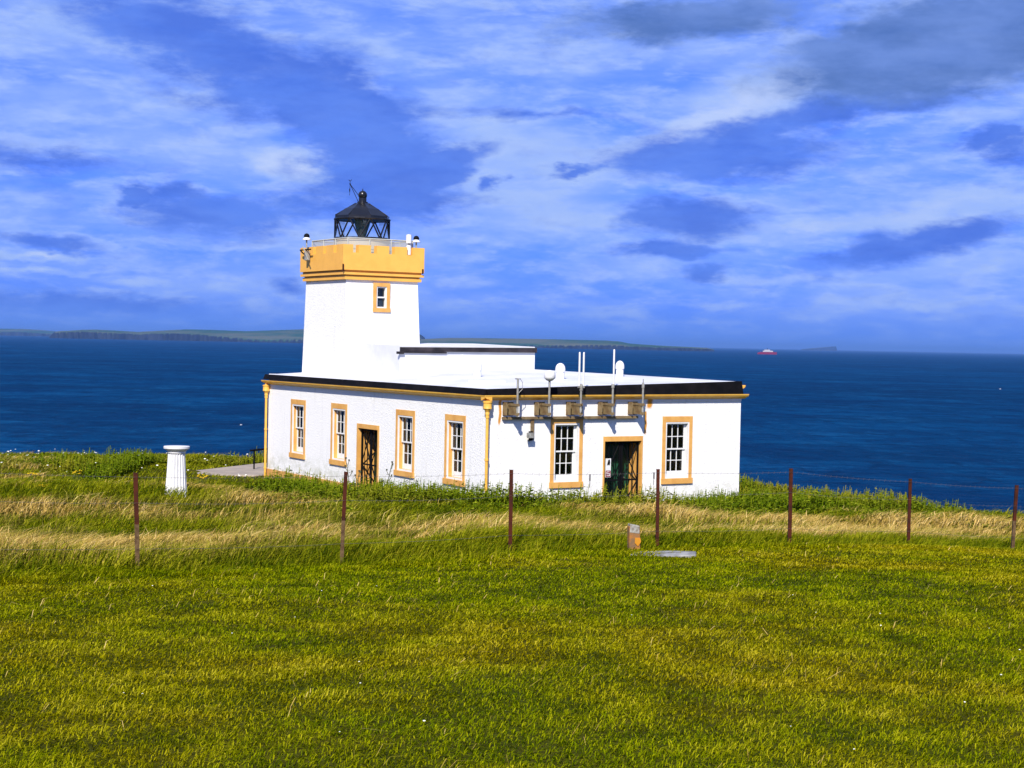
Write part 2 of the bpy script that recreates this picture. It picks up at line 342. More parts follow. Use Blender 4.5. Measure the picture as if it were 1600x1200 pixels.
def raw_mesh(name, v, f, m, attr=None, smooth=True):
    me = bpy.data.meshes.new(name); me.vertices.add(len(v)); me.vertices.foreach_set('co', np.ascontiguousarray(v, np.float32).ravel())
    fl = f if isinstance(f, (list, tuple)) else [f]
    loops = np.concatenate([a.ravel() for a in fl]); tot = np.concatenate([np.full(len(a), a.shape[1]) for a in fl]); st = np.r_[0, np.cumsum(tot)[:-1]]
    me.loops.add(len(loops)); me.loops.foreach_set('vertex_index', loops.astype(np.int32)); me.polygons.add(len(tot)); me.polygons.foreach_set('loop_start', st.astype(np.int32)); me.polygons.foreach_set('loop_total', tot.astype(np.int32))
    if smooth: me.polygons.foreach_set('use_smooth', np.ones(len(tot), bool))
    if attr is not None:
        a = me.attributes.new('tone', 'FLOAT_VECTOR', 'POINT'); a.data.foreach_set('vector', np.ascontiguousarray(attr, np.float32).ravel())
    me.update(calc_edges=True); me.materials.append(m); return link(bpy.data.objects.new(name, me))
xs = np.unique(np.r_[np.linspace(-140, -30, 60), np.linspace(-30, 34, 216), np.linspace(34, 140, 60)]); ys = np.unique(np.r_[np.linspace(-30, 5, 30), np.linspace(5, 82, 260), np.linspace(82, 120, 50)])
GX, GY = np.meshgrid(xs, ys); ground = grid_mesh('ground', xs, ys, ground_z(GX, GY), ground_material()); tag(ground, kind='structure')
w_pts = [(-13.2, 60.2), (-11.9, 62.6), (-10.2, 66.6), (-8.2, 67.2), (-9.0, 61.2), (-9.6, 60.3)]
path = MB(); path.prism(w_pts, -.02, .05); path = path.build('path', CONC, bevel=.02); tag(path, kind='structure')

# ------------------------------------------------------------------ sea
SEA = CZ-40.
def sea_material():
    m = bpy.data.materials.new('sea_water'); m.use_nodes = True; t = NT(m.node_tree); b = m.node_tree.nodes['Principled BSDF']
    g = t.new('ShaderNodeTexCoord').outputs['Object']
    st = t.noise(t.vm('MULTIPLY', g, (.0016, .006, 1)), 1., 5, .6, .4)           # wind lanes, with cloud shadow patches painted into the water colour
    st2 = t.noise(t.vm('MULTIPLY', g, (.012, .05, 1)), 1., 5, .62, .2)
    c = t.mix(t.ss(st, .35, .68), SEAC[0], SEAC[1]); c = t.mix(t.ss(st2, .45, .75, 0., .4), c, SEAC[2])
    rip = t.noise(t.vm('MULTIPLY', g, (.012, .010, 1)), 1., 10, .78, .3); c = t.mix(t.ss(rip, .55, .36, 0., .7), c, (.001, .022, .085)); c = t.mix(t.ss(rip, .52, .72, 0., .55), c, (.012, .12, .30))
    rip2 = t.noise(t.vm('MULTIPLY', g, (.09, .045, 1)), 1., 5, .7, .5); c = t.mix(t.ss(rip2, .5, .34, 0., .6), c, (.0006, .018, .065)); c = t.mix(t.ss(rip2, .55, .72, 0., .35), c, (.008, .11, .27))
    cap = t.ss(t.noise(t.vm('MULTIPLY', g, (.09, .3, 1)), 1., 4, .75, .3), .73, .80, 0., .6)
    c = t.mix(cap, c, (.25, .4, .55))
    h = t.m('ADD', t.noise(t.vm('MULTIPLY', g, (.06, .16, 1)), 1., 6, .65, .3), t.m('MULTIPLY', t.noise(t.vm('MULTIPLY', g, (.4, .8, 1)), 1., 4, .6), .25))
    nrm = t.bump(h, 1., 5.); m.node_tree.nodes.remove(b); o = m.node_tree.nodes['Material Output']
    df = t.new('ShaderNodeBsdfDiffuse'); gl = t.new('ShaderNodeBsdfGlossy'); gl.inputs['Roughness'].default_value = .3; mx = t.new('ShaderNodeMixShader'); mx.inputs[0].default_value = SEASPEC
    t.l.new(c, df.inputs[0]); t.l.new(nrm, df.inputs['Normal']); t.l.new(nrm, gl.inputs['Normal']); t.l.new(df.outputs[0], mx.inputs[1]); t.l.new(gl.outputs[0], mx.inputs[2]); t.l.new(mx.outputs[0], o.inputs[0]); return m
SEAC = ((.0006, .030, .100), (.0008, .049, .155), (.0015, .08, .215)); SEASPEC = .009
sr = np.array([0, 60, 150, 300, 600, 1200, 2500, 5000, 10000, 20000, 40000, 80000, 120000.]); sa = np.linspace(0, 2*np.pi, 97)[:-1]
sv = [(0, 0, SEA)]+[(r*math.sin(a), r*math.cos(a), SEA) for r in sr[1:] for a in sa]
sf3 = np.array([(0, 1+(i+1) % 96, 1+i) for i in range(96)]); sf4 = np.array([(1+k*96+i, 1+k*96+(i+1) % 96, 1+(k+1)*96+(i+1) % 96, 1+(k+1)*96+i) for k in range(len(sr)-2) for i in range(96)])
sea = raw_mesh('water', np.array(sv), [sf3, sf4], sea_material(), smooth=False); tag(sea, kind='structure')

# ------------------------------------------------------------------ far islands
def island_material(name, green, field, cliff, zc):
    m = bpy.data.materials.new(name); m.use_nodes = True; t = NT(m.node_tree); b = m.node_tree.nodes['Principled BSDF']; b.inputs['Roughness'].default_value = 1; b.inputs['Specular IOR Level'].default_value = 0
    g = t.new('ShaderNodeTexCoord').outputs['Object']; ge = t.new('ShaderNodeNewGeometry'); nz = t.sep(ge.outputs['Normal'])[2]
    n = t.noise(t.vm('MULTIPLY', g, (.0012, .0004, .02)), 1., 5, .65); c = t.mix(t.ss(n, .42, .6), green, field)
    cl = t.mix(t.ss(t.noise(t.vm('MULTIPLY', g, (.008, .002, .004)), 1., 5, .7), .35, .65), cliff, tuple(v*2.4 for v in cliff))
    t.l.new(t.mix(t.ss(nz, .985, .9), c, cl), b.inputs['Base Color']); return m
ISLM = island_material('island_turf', (.028, .075, .035), (.10, .11, .06), (.009, .011, .014), 30)
def island(name, prof, Y, depth, cliff):
    """prof: (px, skyline py); front shore at distance Y, land running back and rising to the skyline; cliff: share of the height that stands as cliff, per px"""
    px = np.linspace(prof[0][0], prof[-1][0], 220); top = np.interp(px, [p[0] for p in prof], [p[1] for p in prof]); cf = np.interp(px, [c[0] for c in cliff], [c[1] for c in cliff])
    rows = []
    back = Y+depth
    jag = (vnoise(px, px*0, .25, 21)-.5)*.3+(vnoise(px, px*0, .08, 22)-.5)*.4
    zt = np.array([at(a, b, back)[2] for a, b in zip(px, top)]); H = np.maximum(zt-SEA, .5)
    for f, hh in ((0, -.02), (.01, None), (.3, 'm'), (.7, 'm2'), (1., 1.), (1.3, .6), (1.6, -.1)):
        yy = Y+depth*f+jag*(depth*.16 if f < .3 else 0)
        x = np.array([at(a, 535, y_)[0] for a, y_ in zip(px, yy)])
        c = np.clip(cf*(1+jag*.5), .04, .95)
        fr = c if hh is None else (c+(1-c)*.3) if hh == 'm' else (c+(1-c)*.75) if hh == 'm2' else np.full(len(px), hh)
        rows.append(np.stack([x, np.broadcast_to(yy, x.shape), SEA+H*fr], -1))
    v = np.concatenate(rows); n = len(px); i = (np.arange(len(rows)-1)[:, None]*n+np.arange(n-1)[None]).ravel()
    o = raw_mesh(name, v, np.stack([i, i+1, i+n+1, i+n], -1), ISLM, smooth=False); return tag(o, kind='structure')
island('island', [(-260, 516), (-60, 512), (0, 513.5), (40, 514), (75, 516.5), (100, 519), (112, 523)], 23500, 3000, [(-260, .5), (60, .4), (112, .3)])
island('island', [(77, 526), (84, 519), (92, 517.3), (108, 516.7), (130, 515.2), (150, 515), (180, 516.5), (215, 518.6), (245, 517), (290, 514.6), (330, 515.4), (385, 517.5), (430, 516), (475, 514.4), (560, 516), (650, 519.5), (659, 524), (664, 528)], 14800, 2500,
       [(77, .8), (150, .62), (240, .62), (290, .5), (350, .3), (400, .12), (660, .1)])
island('island', [(560, 527), (655, 530), (700, 528), (750, 528.3), (840, 529.6), (900, 531), (945, 532), (968, 533.5), (982, 536.5), (1000, 538), (1050, 541), (1085, 542.5), (1105, 543.6), (1116, 546.2)], 14200, 2000,
       [(560, .1), (800, .12), (860, .2), (920, .3), (1000, .5), (1116, .8)])
island('sea_stack_island', [(1252, 545.5), (1268, 544), (1288, 542.6), (1300, 541.4), (1306.5, 541.3), (1308, 546)], 40000, 1500, [(1252, .7), (1308, .9)])

# ------------------------------------------------------------------ the lighthouse
LH = empty('lighthouse', (PX0, PY0, 0), TH)
tag(LH, 'white roughcast lighthouse with square ochre topped tower, black lantern and flat roofed keepers house', 'lighthouse')
FR = Matrix(((1, 0, 0, 0), (0, -1, 0, 0), (0, 0, 1, 0), (0, 0, 0, 1)))       # right wall: x along, y outward
FL = Matrix(((0, -1, 0, 0), (-1, 0, 0, 0), (0, 0, 1, 0), (0, 0, 0, 1)))      # left wall: x along (to the viewer's right), y outward
HU, HV, HZ = 9.52, 16.0, 3.66
def sheet(mb, xr, zr, holes):
    gx = sorted({xr[0], xr[1], *[h[0] for h in holes], *[h[1] for h in holes]}); gzs = sorted({zr[0], zr[1], *[h[2] for h in holes], *[h[3] for h in holes]})
    for a, b in zip(gx, gx[1:]):
        for c, d in zip(gzs, gzs[1:]):
            if any(h[0]-1e-6 <= a and b <= h[1]+1e-6 and h[2]-1e-6 <= c and d <= h[3]+1e-6 for h in holes): continue
            mb.quad((a, 0, c), (b, 0, c), (b, 0, d), (a, 0, d))
WIN_R = [(2.21, 3.37), (6.38, 7.56)]; WIN_L = [(1.24, 2.48), (4.42, 5.69), (9.27, 10.52), (12.65, 13.92)]; WZ = (.88, 3.0)
DOOR_R, DOOR_L, DZ = (4.19, 5.57), (6.96, 8.39), 2.25
def hole(x0, x1): return (x0+.14, x1-.14, WZ[0]+.18, WZ[1]-.19)
hw = MB(FR); sheet(hw, (0, HU), (-.4, HZ+.1), [hole(*w) for w in WIN_R]+[(DOOR_R[0], DOOR_R[1], -.4, DZ)])
bmL = MB(FL); sheet(bmL, (-HV, 0), (-.4, HZ+.1), [hole(-w[1], -w[0]) for w in WIN_L]+[(-DOOR_L[1], -DOOR_L[0], -.4, DZ)])
for f in [tuple(v.co for v in f.verts) for f in bmL.bm.faces]:
    vs = [hw.bm.verts.new(c) for c in f]; hw.bm.faces.new(vs)
bmL.bm.free()
hw.M = Matrix.Identity(4)
hw.quad((HU, 0, -.4), (HU, HV, -.4), (HU, HV, HZ+.4), (HU, 0, HZ+.4)); hw.quad((0, HV, -.4), (HU, HV, -.4), (HU, HV, HZ+.2), (0, HV, HZ+.2))
bmesh.ops.remove_doubles(hw.bm, verts=hw.bm.verts, dist=.0005)
hw.bm.normal_update(); cen = Vector((HU/2, HV/2, 0))
for f in hw.bm.faces:
    d = f.calc_center_median()-cen; d.z = 0
    if f.normal.dot(d) < 0: f.normal_flip()
hw.build('house_wall', W, LH, fix=False)
flo = MB(); flo.box(.1, HU-.1, .1, HV-.1, -.1, 0.); flo.build('house_floor', BRKT, LH)
pl = MB(FR); pl.box(-.03, DOOR_R[0]-.12, .002, .035, -.4, .22); pl.box(DOOR_R[1]+.12, HU+.03, .002, .035, -.4, .22); pl.build('plinth', PLI, LH)
pl = MB(FL); pl.box(-HV-.03, -DOOR_L[1]-.12, .002, .035, -.4, .3); pl.box(-DOOR_L[0]+.12, .0, .002, .035, -.4, .3); pl.build('plinth', PLI, LH)

def window(fr, x0, x1, z0, z1, jamb, cols=3):
    """raised ochre surround round an opening, white margin, deep reveal, two sliding sashes"""
    s_, t_, b_ = .125, .18, .17
    sb = MB(fr); a, b, c, d = x0+s_, x1-s_, z0+b_, z1-t_
    sb.box(x0, a, .003, .022, z0+b_, z1); sb.box(b, x1, .003, .022, z0+b_, z1); sb.box(a, b, .003, .022, d, z1); sb.box(x0-.02, x1+.02, .003, .06, z0, z0+b_)
    win = sb.build('window', TAN, LH)
    mb = MB(fr); w = .05; h = (a+.015, b-.015, c+.01, d-.01)
    for q in ((a, a+w, c, d), (b-w, b, c, d), (a+w, b-w, d-w, d), (a+w, b-w, c, c+w)): mb.box(q[0], q[1], -.03, .012, q[2], q[3])
    mb.build('window_margin', WP, win)
    a2, b2, c2, d2 = a+w, b-w, c+w, d-w; D = .11
    jb = MB(fr); jb.box(a2-.04, a2, -D-.1, -.031, c2, d2); jb.box(b2, b2+.04, -D-.1, -.031, c2, d2); jb.box(a2-.04, b2+.04, -D-.1, -.031, d2, d2+.04); jb.box(a2-.04, b2+.04, -D-.1, -.031, c2-.04, c2)
    jb.build('reveal', jamb, win)
    mid = (c2+d2)*.5+.03
    sm = MB(fr)
    def sash(lo, hi, y0, bot, top):
        st = .075; sm.box(a2, a2+st, y0-.045, y0, lo, hi); sm.box(b2-st, b2, y0-.045, y0, lo, hi); sm.box(a2+st, b2-st, y0-.045, y0, lo, lo+bot); sm.box(a2+st, b2-st, y0-.045, y0, hi-top, hi)
        wd = (b2-a2-2*st)
        for k in range(1, cols): xx = a2+st+wd*k/cols; sm.box(xx-.011, xx+.011, y0-.036, y0-.004, lo+bot, hi-top)
        zz = (lo+bot+hi-top)/2
        for k in range(cols): xx0, xx1 = a2+st+wd*k/cols+.0115, a2+st+wd*(k+1)/cols-.0115; sm.box(xx0, xx1, y0-.034, y0-.006, zz-.012, zz+.012)
    sash(mid-.02, d2, -D, .045, .045); sash(c2, mid+.02, -D-.05, .17, .045)
    sm.build('sash', WP, win)
    pm = MB(fr); pm.quad((a2, -D-.022, mid), (b2, -D-.022, mid), (b2, -D-.022, d2), (a2, -D-.022, d2)); pm.quad((a2, -D-.072, c2), (b2, -D-.072, c2), (b2, -D-.072, mid), (a2, -D-.072, mid))
    pm.build('pane', PANE, win, fix=False)
    if jamb is TAN: cm = MB(fr); cm.box(b2-.3, b2, -D-.2, -D-.18, mid, d2); cm.box(a2, b2, -D-.14, -D-.12, c2, c2+.55); cm.build('curtain', CURT, win)
for w in WIN_R: window(FR, *w, *WZ, WP)
for w in WIN_L: window(FL, -w[1], -w[0], *WZ, TAN)

def doorway(fr, x0, x1, zt, side):
    D = .62; sb = MB(fr); w = .055 if side > 0 else .1
    sb.box(x0-w, x0, .003, .022, -.4, zt+.15); sb.box(x1, x1+w, .003, .022, -.4, zt+.15); sb.box(x0, x1, .003, .03, zt, zt+.15)
    d = sb.build('doorway', TAN, LH)
    rv = MB(fr); rv.box(x0-.05, x0, -D, .002, -.4, zt); rv.box(x1, x1+.05, -D, .002, -.4, zt); rv.box(x0-.05, x1+.05, -D, .002, zt, zt+.05); rv.box(x0-.05, x1+.05, -D, .002, -.45, -.02)
    rv.build('porch_reveal', TAN, d)
    dr = MB(fr); n = 8; pw = (x1-x0)/n
    for k in range(n): dr.box(x0+k*pw+.004, x0+(k+1)*pw-.004, -D-.05, -D+(.0 if k % 2 else .004), -.02, zt)
    dr.box(x0, x1, -D+.0055, -D+.03, .35, .47); dr.box(x0, x1, -D+.0055, -D+.03, 1.55, 1.67)
    dr.build('door', GREEN, d)
    hd = MB(fr); hd.lathe(0, 0, [(.03, 0), (.035, .02), (.02, .04)], 10); 
    for v in hd.bm.verts: v.co = fr @ Vector((x1-.22, -D+.03, 1.05))+(v.co)
    hd.build('door_knob', STEEL, d)
    # double-leaf barred gate in the opening
    g = MB(fr); y0, y1 = -.14, -.10; xm = (x0+x1)/2; r = .028
    for a, b in ((x0+.01, xm-.012), (xm+.012, x1-.01)):
        g.box(a, a+.05, y0, y1, .05, zt-.03); g.box(b-.05, b, y0, y1, .05, zt-.03)
        for z in (.05, 1.02, zt-.08): g.box(a+.05, b-.05, y0+.003, y1-.003, z, z+.05)
        for k in (1, 2): xx = a+.05+(b-a-.1)*k/3; g.box(xx-.011, xx+.011, y0+.012, y1-.012, .1, zt-.08)
        for z0_, z1_ in ((.1, 1.02), (1.07, zt-.08)):
            g.bar((a+.05, -.108, z0_), (b-.05, -.108, z1_), .017, 5); g.bar((b-.05, -.132, z0_), (a+.05, -.132, z1_), .017, 5)
    g.build('iron_gate', IRON, d)
    return d
doorway(FR, *DOOR_R, DZ, 1); doorway(FL, -DOOR_L[1], -DOOR_L[0], DZ, -1)

# roof: shallow hipped deck, black upstand, gutters
rf = MB()
O = .1
A, B, C_, D_ = (-O, -O, 3.83), (HU-.08, -O, 4.10), (HU-.08, HV, 3.95), (-O, HV+O, 3.83); E, F, G, H = (6.9, 8.2, 4.27), (2.6, 8.2, 4.17), (2.6, 12.5, 4.17), (6.9, 12.5, 4.25)
for q in ((A, B, E, F), (B, C_, H, E), (A, F, G, D_), (D_, G, H, C_), (F, E, H, G)):
    if len(q) == 4: rf.quad(q[0], q[1], q[2]); rf.quad(q[0], q[2], q[3])
rf.build('roof', ROOFW, LH)
fa = MB()
def upstand(p, q, zb_p, zb_q, out):
    ox, oy = out
    a0, a1 = (p[0], p[1], zb_p), (q[0], q[1], zb_q); b0, b1 = (p[0], p[1], p[2]+.015), (q[0], q[1], q[2]+.015)
    t = lambda v, k=.0: (v[0]+ox*k, v[1]+oy*k, v[2])
    fa._add([t(a0, .1), t(a1, .1), t(b1, .02), t(b0, .02), t(a0, -.05), t(a1, -.05), t(b1, -.03), t(b0, -.03)], [(0, 1, 2, 3), (4, 7, 6, 5), (3, 2, 6, 7), (0, 4, 5, 1), (0, 3, 7, 4), (1, 5, 6, 2)])
upstand(A, B, 3.655, 3.70, (0, -1)); upstand(A, D_, 3.655, 3.655, (-1, 0)); upstand(B, C_, 3.70, 3.655, (1, 0))
fa.build('roof_edge_flashing', BLK, LH)
def gutter(p, q, out, name='gutter'):
    p, q = Vector(p), Vector(q); d = (q-p).normalized(); o = Vector((out[0], out[1], 0)); up = Vector((0, 0, 1))
    prof = [(-.02, -.145), (.05, -.14), (.09, -.10), (.15, -.088), (.205, -.06), (.23, -.02), (.235, .012), (.215, .012), (.20, -.02), (.15, -.03), (.1, .0), (-.02, .0)]
    mb = MB(); mb.rings([[tuple(e+o*a+up*b) for a, b in prof] for e in (p, q)]); return mb.build(name, YEL, LH)
gutter((-.22, 0, 3.655), (HU+.14, 0, 3.695), (0, -1)); gutter((0, -.22, 3.65), (0, HV+.2, 3.61), (-1, 0))
gutter((HU, .06, 3.97), (HU, HV, 3.93), (1, 0))
# soffit cornice course under the gutters
co = MB(FR); co.box(0, HU, .003, .03, HZ-.19, HZ-.1); co.build('cornice', W, LH); co = MB(FL); co.box(-HV, 0, .003, .03, HZ-.19, HZ-.1); co.build('cornice', W, LH)
# downpipes with hopper heads
def downpipe(x, y, ztop):
    m = MB(); m.lathe(x, y, [(.045, -.1), (.045, .3), (.058, .3), (.058, .36), (.045, .36), (.045, 1.75), (.06, 1.75), (.06, 1.82), (.045, 1.82), (.045, ztop-.5), (.06, ztop-.5), (.06, ztop-.43), (.05, ztop-.43), (.05, ztop-.1)], 12)
    p = m.build('downpipe', YEL, LH, smooth=True)
    h = MB(); h.lathe(x, y, [(.055, ztop-.42), (.07, ztop-.36), (.06, ztop-.33), (.1, ztop-.25), (.135, ztop-.22), (.125, ztop-.19), (.125, ztop-.07), (.14, ztop-.05), (.14, ztop-.01), (.05, ztop+.01), (.03, ztop+.1)], 14)
    h.build('hopper_head', YEL, p, smooth=True)
downpipe(-.08, -.13, 3.5); downpipe(-.12, HV-.05, 3.45)
# raised clerestory block on the roof, dark band along its front
bl = MB(); bl._add([(1.42, 8.2, 3.9), (6.84, 8.2, 3.9), (6.84, 12.6, 3.9), (1.42, 12.6, 3.9), (1.42, 8.2, 5.03), (6.84, 8.2, 5.075), (6.84, 12.6, 5.15), (1.42, 12.6, 5.1)], [(3, 2, 1, 0), (4, 5, 6, 7), (0, 1, 5, 4), (1, 2, 6, 5), (2, 3, 7, 6), (3, 0, 4, 7)])
bo = bl.build('raised_roof_block', ROOFW, LH)
bn = MB(); bn._add([(1.40, 8.12, 4.84), (6.88, 8.12, 4.87), (6.88, 8.12, 5.04), (1.40, 8.12, 4.985), (1.40, 8.195, 4.84), (6.88, 8.195, 4.87), (6.88, 8.195, 5.04), (1.40, 8.195, 4.985)], [(0, 1, 2, 3), (4, 7, 6, 5), (0, 4, 5, 1), (3, 2, 6, 7), (0, 3, 7, 4), (1, 5, 6, 2)]); bn.box(1.27, 1.52, 8.10, 8.19, 4.75, 4.838)
bn.box(1.52, 3.2, 8.14, 8.19, 4.79, 4.838); bn.build('roof_band', BAND, bo)
jn = MB(); jn.box(3.83, 3.87, 8.165, 8.199, 4.2, 4.78); jn.build('wall_joint', ROOFW, bo)
ha = MB(); ha.box(1.0, 2.0, 2.2, 2.9, 3.8, 4.02); ha.build('roof_hatch', ROOFW, LH, bevel=.03)
# ventilators
def vent(x, y, z, r, h, dome):
    m = MB()
    pr = [(r*.85, z-.1), (r*.85, z+h*.45), (r, z+h*.45), (r, z+h*.62)]+[(r*math.cos(a), z+h*.62+(h*.38)*math.sin(a)) for a in (.4, .8, 1.15, 1.5)] if dome else [(r*.9, z-.1), (r*.9, z+h*.5), (r*1.05, z+h*.5), (r*1.05, z+h*.93), (r*.9, z+h), (.02, z+h+.01)]
    m.lathe(x, y, pr, 16); m.build('roof_vent', WP, LH, smooth=True)
vent(2.7, 5.2, 4.06, .145, .44, False); vent(4.7, 3.3, 4.08, .165, .5, True); vent(7.35, 3.7, 4.18, .15, .5, True)

# ---- tower
T0, T1 = ((.78, 11.15), (3.85, 14.78)), ((.85, 11.30), (3.72, 14.66))
def rect(r, z): (a, b), (c, d) = r; return [(a, b, z), (c, b, z), (c, d, z), (a, d, z)]
tw = MB(); zb, zt = 3.6, 7.36
TWW = (1.91, 2.57, 6.21, 7.25)
h4 = (TWW[0]+.11, TWW[1]-.11, TWW[2]+.13, TWW[3]-.12)
fy_t = lambda z: T0[0][1]+(T1[0][1]-T0[0][1])*(z-zb)/(zt-zb)
q0, q1 = rect(T0, zb), rect(T1, zt)
for i in (1, 2, 3): j = (i+1) % 4; tw.quad(q0[i], q0[j], q1[j], q1[i])
gxs = [None, h4[0], h4[1], None]; gz_ = [zb, h4[2], h4[3], zt]
for k in range(3):
    for l in range(3):
        if k == 1 and l == 1: continue
        def P(kx, z):
            f = (z-zb)/(zt-zb); xl, xr = T0[0][0]+(T1[0][0]-T0[0][0])*f, T0[1][0]+(T1[1][0]-T0[1][0])*f
            return ((xl, h4[0], h4[1], xr)[kx], fy_t(z), z)
        tw.quad(P(k, gz_[l]), P(k+1, gz_[l]), P(k+1, gz_[l+1]), P(k, gz_[l+1]))
bmesh.ops.remove_doubles(tw.bm, verts=tw.bm.verts, dist=.0005)
tw.bm.normal_update(); cen = Vector((2.3, 12.95, 0))
for f in tw.bm.faces:
    d = f.calc_center_median()-cen; d.z = 0
    if f.normal.dot(d) < 0: f.normal_flip()
two = tw.build('tower_wall', W, LH, fix=False)
ty = fy_t(6.7); FT = Matrix(((1, 0, 0, 0), (0, -1, 0, ty), (0, 0, 1, 0), (0, 0, 0, 1)))
sb = MB(FT); a, b, c, d = TWW; sb.box(a, a+.12, .0, .05, c+.14, d); sb.box(b-.12, b, .0, .05, c+.14, d); sb.box(a+.12, b-.12, .0, .05, d-.13, d); sb.box(a-.015, b+.015, .0, .075, c, c+.14)
tws = sb.build('tower_window', TAN, LH)
sb = MB(FT); a, b, c, d = a+.12, b-.12, c+.14, d-.13
for q in ((a, a+.05, c, d), (b-.05, b, c, d), (a+.05, b-.05, d-.05, d), (a+.05, b-.05, c, c+.05), (a+.05, b-.05, (c+d)/2-.025, (c+d)/2+.025)): sb.box(q[0], q[1], -.14, .02 if q[1]-q[0] < .1 or q[3]-q[2] > .1 else .0, q[2], q[3])
sb.build('sash', WP, tws); sb = MB(FT); sb.quad((a, -.1, c), (b, -.1, c), (b, -.1, d), (a, -.1, d)); sb.build('pane', PANE, tws, fix=False)
sb = MB(FT); sb.box(a-.1, b+.1, -.5, -.45, c-.1, d+.1); sb.box((a+b)/2, b, -.24, -.22, c, (c+d)/2-.1); sb.build('window_blind', GREY, tws)
# corbelled parapet
PA0, PA1 = (.62, 11.10), (3.87, 14.72)
def off(k): return ((T1[0][0]-k, T1[0][1]-k), (T1[1][0]+k, T1[1][1]+k))
pm = MB()
for k, z0, z1 in ((.10, 7.33, 7.45), (.05, 7.45, 7.50), (.165, 7.50, 7.585), (.10, 7.585, 7.66)): pm.rings([rect(off(k), z) for z in (z0, z1)])
pmo = pm.build('parapet_moulding', OCH, LH)
pr = MB(); (a, b), (c, d) = PA0, PA1; t_ = .24; zb2, zn, zm = 7.662, 8.28, 8.56
pr.rings([rect((PA0, PA1), zb2), rect((PA0, PA1), 7.70)])
def wallseg(x0, x1, y0, y1, z0, z1): pr.box(x0, x1, y0, y1, z0, z1)
wallseg(a, c, b, b+t_, 7.70, zn); wallseg(a, c, d-t_, d, 7.70, zn); wallseg(a, a+t_, b+t_, d-t_, 7.70, zn); wallseg(c-t_, c, b+t_, d-t_, 7.70, zn)
nu = [(1.01, 1.23), (1.71, 1.95), (2.44, 2.67), (3.17, 3.40)]
edges = [a]+[v for n in nu for v in n]+[c]
for i in range(0, len(edges), 2):
    wallseg(edges[i], edges[i+1], b, b+t_, zn, zm); wallseg(edges[i], edges[i+1], d-t_, d, zn, zm)
nv = [(b+t_+.3+.86*k, b+t_+.3+.86*k+.24) for k in range(4)]; edges = [b+t_]+[v for n in nv for v in n]+[d-t_]
for i in range(0, len(edges), 2):
    wallseg(a, a+t_, edges[i], edges[i+1], zn, zm); wallseg(c-t_, c, edges[i], edges[i+1], zn, zm)
pro = pr.build('parapet', OCH, LH)
hk = MB(); hk.box(a-.02, a+.03, b-.03, b-.002, 7.62, 7.86); hk.build('iron_cramp', RUST, pro); hk = MB(); hk.box(c-.09, c-.04, b-.03, b-.002, 7.62, 7.8); hk.build('iron_cramp', RUST, pro)
gf = MB(); gf.box(a+t_, c-t_, b+t_, d-t_, 7.9, 8.0); gf.build('gallery_floor', GREY, LH)
# gallery railing
RA = (1.02, 11.55, 3.62, 14.55); zr = 8.82
rl = MB()
cs = [(RA[0], RA[1]), (RA[2], RA[1]), (RA[2], RA[3]), (RA[0], RA[3])]
for i in range(4):
    p, q = cs[i], cs[(i+1) % 4]; rl.bar((*p, zr), (*q, zr), .028, 6); rl.bar((*p, 8.45), (*q, 8.45), .015, 5)
    for k in range(3): f = k/3; rl.bar((p[0]+(q[0]-p[0])*f, p[1]+(q[1]-p[1])*f, 8.0), (p[0]+(q[0]-p[0])*f, p[1]+(q[1]-p[1])*f, zr), .025, 6)
rlo = rl.build('gallery_railing', GREY, LH)
pn = MB()
for i in range(4):
    p, q = cs[i], cs[(i+1) % 4]; pn.quad((*p, 8.1), (*q, 8.1), (*q, zr-.03), (*p, zr-.03))
pn.build('railing_mesh', MESHM, rlo, fix=False)
# lantern
LX, LY = 2.28, 12.98
mu = MB(); mu.lathe(LX, LY, [(1.0, 7.95), (1.0, 8.80), (1.04, 8.80), (1.04, 8.86)], 32); mu.build('lantern_base', MURE, LH, smooth=True)
lf_ = MB(); n = 8; r0 = 1.0; ph = -math.pi/2-TH          # one lattice node faces the camera
pt = lambda k, z, r=r0: (LX+r*math.cos(ph+2*math.pi*k/n), LY+r*math.sin(ph+2*math.pi*k/n), z)
for k in range(32):
    f, g = k/4, (k+1)/4
    lf_.bar(pt(f, 8.89), pt(g, 8.89), .04, 6); lf_.bar(pt(f, 9.6), pt(g, 9.6), .045, 6)
for k in range(n):
    lf_.bar(pt(k, 8.89), pt(k+.5, 9.6), .029, 6); lf_.bar(pt(k, 8.89), pt(k-.5, 9.6), .029, 6)
for k in (2, 6, ): lf_.bar(pt(k, 8.89), pt(k, 9.6), .03, 6)
lo = lf_.build('lantern', LBK, LH)
lg = MB(); lg.rings([[pt(k/4, z, .985) for k in range(32)] for z in (8.89, 9.59)], cap=False); lg.build('lantern_glass', LGLASS, lo, fix=False)
lr = MB(); n2 = 8; lr.rings([[(LX+r*math.cos(ph+.39+2*math.pi*k/n2), LY+r*math.sin(ph+.39+2*math.pi*k/n2), z) for k in range(n2)] for r, z in ((1.0, 9.58), (1.03, 9.62), (1.03, 9.71), (.66, 9.98), (.26, 10.19), (.2, 10.22), (.16, 10.22))]); 
for k in range(n2): lr.bar((LX+1.03*math.cos(ph+.39+2*math.pi*k/n2), LY+1.03*math.sin(ph+.39+2*math.pi*k/n2), 9.725), (LX+.26*math.cos(ph+.39+2*math.pi*k/n2), LY+.26*math.sin(ph+.39+2*math.pi*k/n2), 10.195), .018, 5)
lr.build('lantern_roof', LBK, lo)
lb = MB(); lb.lathe(LX, LY, [(.2, 10.2), (.2, 10.25), (.145, 10.27), (.145, 10.39)]+[(max(.02, .165*math.cos(a)), 10.50+.165*math.sin(a)) for a in np.linspace(-.75, 1.45, 9)]+[(.02, 10.68), (.012, 10.74)], 16); lb.build('ventilator_ball', LBK, lo, smooth=True)
